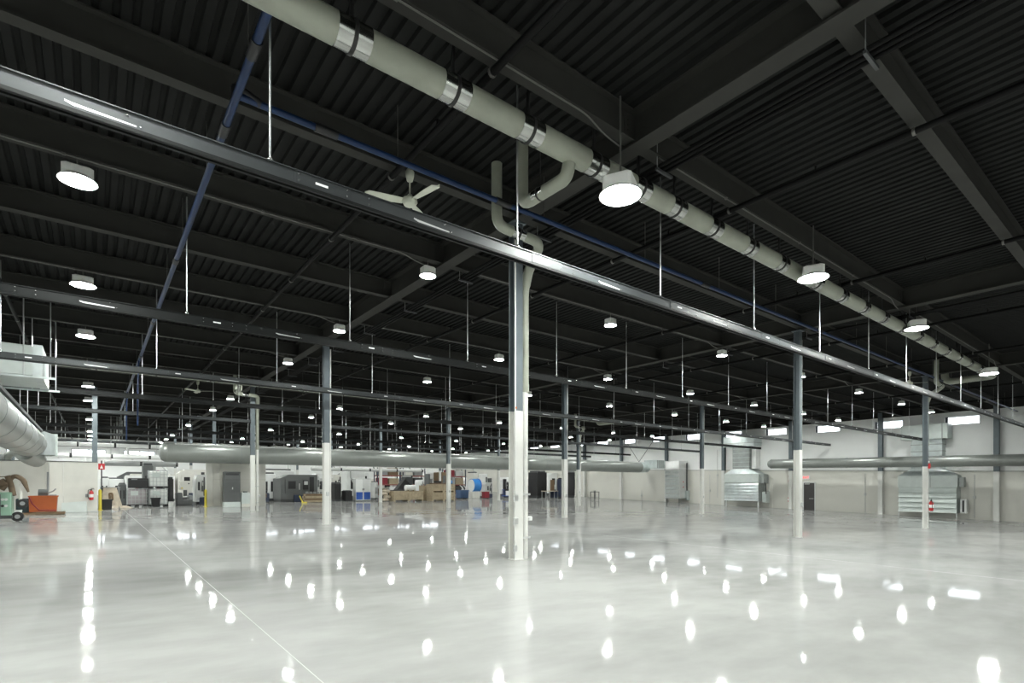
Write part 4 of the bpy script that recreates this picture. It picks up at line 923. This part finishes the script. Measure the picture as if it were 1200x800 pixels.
# blue tub, drum fan, red box
X0, X1, Ya, Yb_, z0, z1 = ext(534, 549.5, 574, 47.4, .9); W = (X1-X0)/2; h = z1-z0
t = thing('parts_tub', 'slate blue plastic tub full of grey scrap beside the crates', 'tub', ((X0+X1)/2, 47.85, fz((X0+X1)/2, 47.8)))
part('tub', MB().hexa([(-W*.94,-.4,.1),(W*.94,-.4,.1),(W*.94,.4,.1),(-W*.94,.4,.1),(-W,-.45,h),(W,-.45,h),(W,.45,h),(-W,.45,h)]), M['bluebin'], t); part('foot', MB().box(-W*.8, -W*.5, -.38, .38, 0, .1), M['black'], t); part('foot', MB().box(W*.5, W*.8, -.38, .38, 0, .1), M['black'], t)
for k in range(6): part('rib', MB().box(-W*.9+k*W*.33, -W*.9+k*W*.33+.05, -.47, -.41, .15, h-.05), M['bluebin'], t)
for k in range(4): part('scrap', MB().hexa([(-.2,-.2,0),(.25,-.2,0),(.25,.2,0),(-.2,.2,0),(-.1,-.1,.5),(.1,-.15,.35),(.1,.1,.45),(-.1,.1,.6)]), M['lgrey' if k % 2 else 'black'], t, loc=(-W*.6+k*W*.4, 0, h-.05))
t = thing('blue_drum_fan', 'bright blue cylindrical drum fan on a white base', 'fan', (ratio(556)*49., 49., fz(32, 49)))
part('base', MB().bbox(-.55, .5, -.4, .4, 0, .75, .05), M['offw'], t); part('shell', MB().tube([(-.42, 0, 1.4), (.42, 0, 1.4)], .72, 24), M['sky'], t); part('rim', MB().tube([(.40, 0, 1.4), (.48, 0, 1.4)], .75, 24), M['royal'], t); part('grille', MB().tube([(-.45, 0, 1.4), (-.42, 0, 1.4)], .66, 24), M['white'], t)
box_machine(561, 577, 565, 50., 1.4, 'pale grey machine with dark round opening right of the blue drum fan', body='lgrey', style=0)
t = thing('red_box', 'dark red steel box on the floor before the pale grey machine', 'box', (ratio(569)*48.6, 48.6, fz(35, 48.6)))
part('body', MB().bbox(-.32, .32, -.3, .3, .05, .72, .02), M['dred'], t); part('lid', MB().box(-.34, .34, -.32, .32, .68, .74), M['dred'], t); part('feet', MB().box(-.3, -.2, -.3, .3, 0, .05).box(.2, .3, -.3, .3, 0, .05), M['black'], t)
box_machine(547, 560, 554, 55., 1.5, 'beige high machine cabinet deep behind the blue drum fan', body='offw', style=1)
box_machine(561, 577, 555, 57., 1.5, 'white machine with funnel top deep behind the red box', body='white', style=2)
box_machine(584, 598, 559, 54., 1.6, 'white machine enclosure seen left of the outlet-box column', body='white', style=0)
box_machine(589, 597, 561, 50.5, .5, 'black coats and hoses hung on a stand by the white enclosure', name='hose_stand', cat='stand', body='black', trimm='char', style=2)
t = thing('hand_cart', 'white and blue hand cart before the white enclosure', 'cart', (ratio(592)*49., 49., fz(37, 49)))
part('deck', MB().box(-.3, .3, -.25, .25, .2, .26), M['royal'], t); part('panel', MB().bbox(-.1, .3, -.26, -.22, .26, .8, .01), M['white'], t); part('handle', MB().tube(fillet([(-.3, -.2, .26), (-.3, -.2, .95), (-.3, .2, .95), (-.3, .2, .26)], .08), .02, 8), M['royal'], t)
for sx in (-.22, .22): part('wheel', MB().tube([(sx, -.27, .1), (sx, -.22, .1)], .1, 12), M['rubber'], t)
# right of the nearest column
box_machine(619, 641, 553, 47., 1.6, 'tall black machine with pale gauges by the workbench', body='black', trimm='char', style=1)
t = thing('workbench', 'brown topped workbench with grey legs beside the tall black machine', 'table', (ratio(646)*46., 46., fz(41, 46)))
part('bench_top', MB().box(-1.2, .8, -.4, .4, .82, .9), M['tarp'], t)
for sx in (-1.15, -.6, .1, .7): part('leg', MB().box(sx, sx+.07, -.38, -.31, 0, .82).box(sx, sx+.07, .31, .38, 0, .82), M['mgrey'], t)
part('drawer_unit', MB().bbox(.18, .69, -.3, .38, .1, .8, .02), M['navy'], t)
single('brown_board', MB().bbox(-.32, .30, -.03, .03, 0, 1.25, .01), M['dwood'], 'brown board standing on the workbench', 'board', (ratio(648)*46., 46.1, fz(41, 46)+.9))
single('white_board', MB().bbox(-.28, .30, -.03, .03, 0, 1.3, .01).box(-.1, .0, -.06, -.03, .1, .3), M['white'], 'white panel standing beside the brown board on the workbench', 'panel', (ratio(654)*46., 46.05, fz(41, 46)+.9))
box_machine(657, 661, 561, 45.2, .6, 'navy upright cabinet at the end of the workbench', name='cabinet', cat='cabinet', body='navy', trimm='black', style=1)
box_machine(634, 660, 554, 54., 1.6, 'white sloping machine hood behind the workbench', body='white', style=0)
box_machine(664, 674, 553, 46.5, 1.3, 'black machine between the two bare columns', body='black', trimm='mgrey', style=1)
box_machine(600, 622, 556, 58., 1.6, 'black steel frame machine deep behind the outlet-box column', body='black', trimm='mgrey', style=2)
# pallet racks with cartons behind the crates
for q, (x0, lab, cols) in enumerate(((440, 'blue pallet rack with brown and white cartons behind the low crate', ('dwood', 'white', 'dred', 'wood', 'mgrey', 'dwood')),
                               (470, 'blue pallet rack with red and grey cartons behind the chip conveyor', ('mgrey', 'dred', 'wood', 'char', 'offw', 'mgrey')),
                               (520, 'blue pallet rack with dark cartons behind the slate blue tub', ('dred', 'char', 'mgrey', 'wood', 'dred', 'lgrey')))):
    Y = 58.5; X = ratio(x0)*Y; z0 = fz(X, Y)
    t = thing('pallet_rack', lab, 'rack', (X, Y, z0))
    for sx in (0, 2.9):
        for sy in (-.45, .45): part('upright', MB().box(sx, sx+.1, sy-.05, sy+.05, 0, 3.3), M['navy'], t)
    for zz in (.12, 1.25, 2.3):
        for sy in (-.45, .45): part('beam_rail', MB().box(.1, 2.9, sy-.03, sy+.03, zz, zz+.1), M['dred'], t)
        part('shelf', MB().box(.1, 2.9, -.42, .42, zz+.1, zz+.13), M['wood'], t)
    for k, c_ in enumerate(cols):
        zz = (.25, 1.38, 2.43)[k // 2]; xx = .2+1.35*(k % 2); hh = .62+.07*((k*3+q) % 4)
        b_ = thing('carton', '%s carton on a shelf of the %s' % ({'dwood': 'brown', 'white': 'white', 'dred': 'dark red', 'wood': 'tan', 'mgrey': 'grey', 'char': 'black', 'offw': 'cream', 'lgrey': 'pale grey'}[c_], ('rack behind the low crate', 'rack behind the chip conveyor', 'rack behind the slate blue tub')[q]), 'carton', (X+xx, Y, z0+zz), 0, 'cartons on the pallet racks')
        part('box', MB().bbox(0, 1.15, -.38, .38, 0, hh, .015), M[c_], b_); part('tape', MB().box(.52, .63, -.383, .383, hh-.002, hh+.003), M['tarp'], b_)
# far rows
k = 0
DESC = ['white', 'lgrey', 'offw', 'mgrey', 'white', 'dgrey']
WORD = {'white': 'white', 'lgrey': 'light grey', 'offw': 'cream', 'mgrey': 'mid grey', 'dgrey': 'dark grey'}
for Y in (63., 71.):
    X = 2.
    while X < 44:
        c_ = DESC[(k*5+int(Y)) % 6]; W = 2.2+(k*37 % 10)*.14; h = 1.9+(k*53 % 10)*.12
        t = thing('machine_tool', '%s enclosed machine in the deep rows by the far wall' % WORD[c_], 'machine', (X+W/2, Y, fz(X+W/2, Y)), 0, 'far %s machines' % WORD[c_])
        part('body', MB().prism([(-W/2, .12), (W/2, .12), (W/2, h), (-W*.2, h), (-W/2, h*.8)], 'y', -.8, .8), M[c_], t); part('door', MB().box(-W*.3, W*.1, -.84, -.8, .7, h*.8), M['lgrey' if c_ != 'lgrey' else 'white'], t); part('control_panel', MB().box(W*.2, W*.4, -.86, -.8, .9, h*.85), M['black'], t)
        X += W+.7; k += 1
# overhead pipework deep in the machine area
for (Y, z, r, a, b, lab, m) in ((58., 5.05, .22, -6., 24., 'white overhead duct over the far machines, upper run', 'white'), (55., 3.95, .20, -4., 22., 'white overhead duct over the far machines, lower run', 'white'),
                             (48., 3.0, .16, 15., 26., 'grey vent pipe above the blue and white cabinet', 'lgrey'), (66., 4.6, .25, 20., 46., 'pale overhead duct at the far right rows', 'lgrey'), (52.6, 3.3, .22, .6, 5.5, 'grey vent pipe behind the red sign', 'mgrey')):
    t = thing('vent_pipe', lab, 'duct', (0, Y, z))
    n_ = max(2, int((b-a)/2.4))
    for k in range(n_):
        xa, xb = a+(b-a)*k/n_, a+(b-a)*(k+1)/n_
        part('duct_section', MB().tube([(xa+.08, 0, 0), (xb-.08, 0, 0)], r, 14), M[m], t); part('collar', MB().tube([(xb-.09, 0, 0), (xb+.09, 0, 0)], r*.9, 14), M['black'], t)
        part('hanger', MB().tube([(xa+.5, 0, r), (xa+.5, 0, DECK-z)], .015, 5), M['rod'], t)
        if k % 2: part('drop', MB().tube(fillet([(xa+.9, 0, -r*.5), (xa+.9, 0, -.7), (xa+1.3, .3, -1.2)], .2), r*.45, 8), M[m], t)
t = thing('steel_post', 'grey steel post rising behind the end of the white partition', 'post', (ratio(111)*37.2, 37.2, fz(0, 37.2)))
part('shaft', hsec(MB(), 0, DECK-.5-fz(0, 37.2), .24, .24), M['colup'], t); part('base_plate', MB().box(-.2, .2, -.2, .2, 0, .02), M['colup'], t)
t = thing('vent_pipe', 'round grey duct stub arching above the white partition', 'duct', (ratio(25)*35., 35., 2.4))
part('arch', MB().tube(fillet([(-.55, 0, 0), (-.5, 0, .75), (.35, 0, .75), (.45, 0, 0)], .5), .17, 14), M['duct'], t); part('stub', MB().tube([(-1.3, 0, .35), (-.6, 0, .35)], .3, 16), M['mgrey'], t)
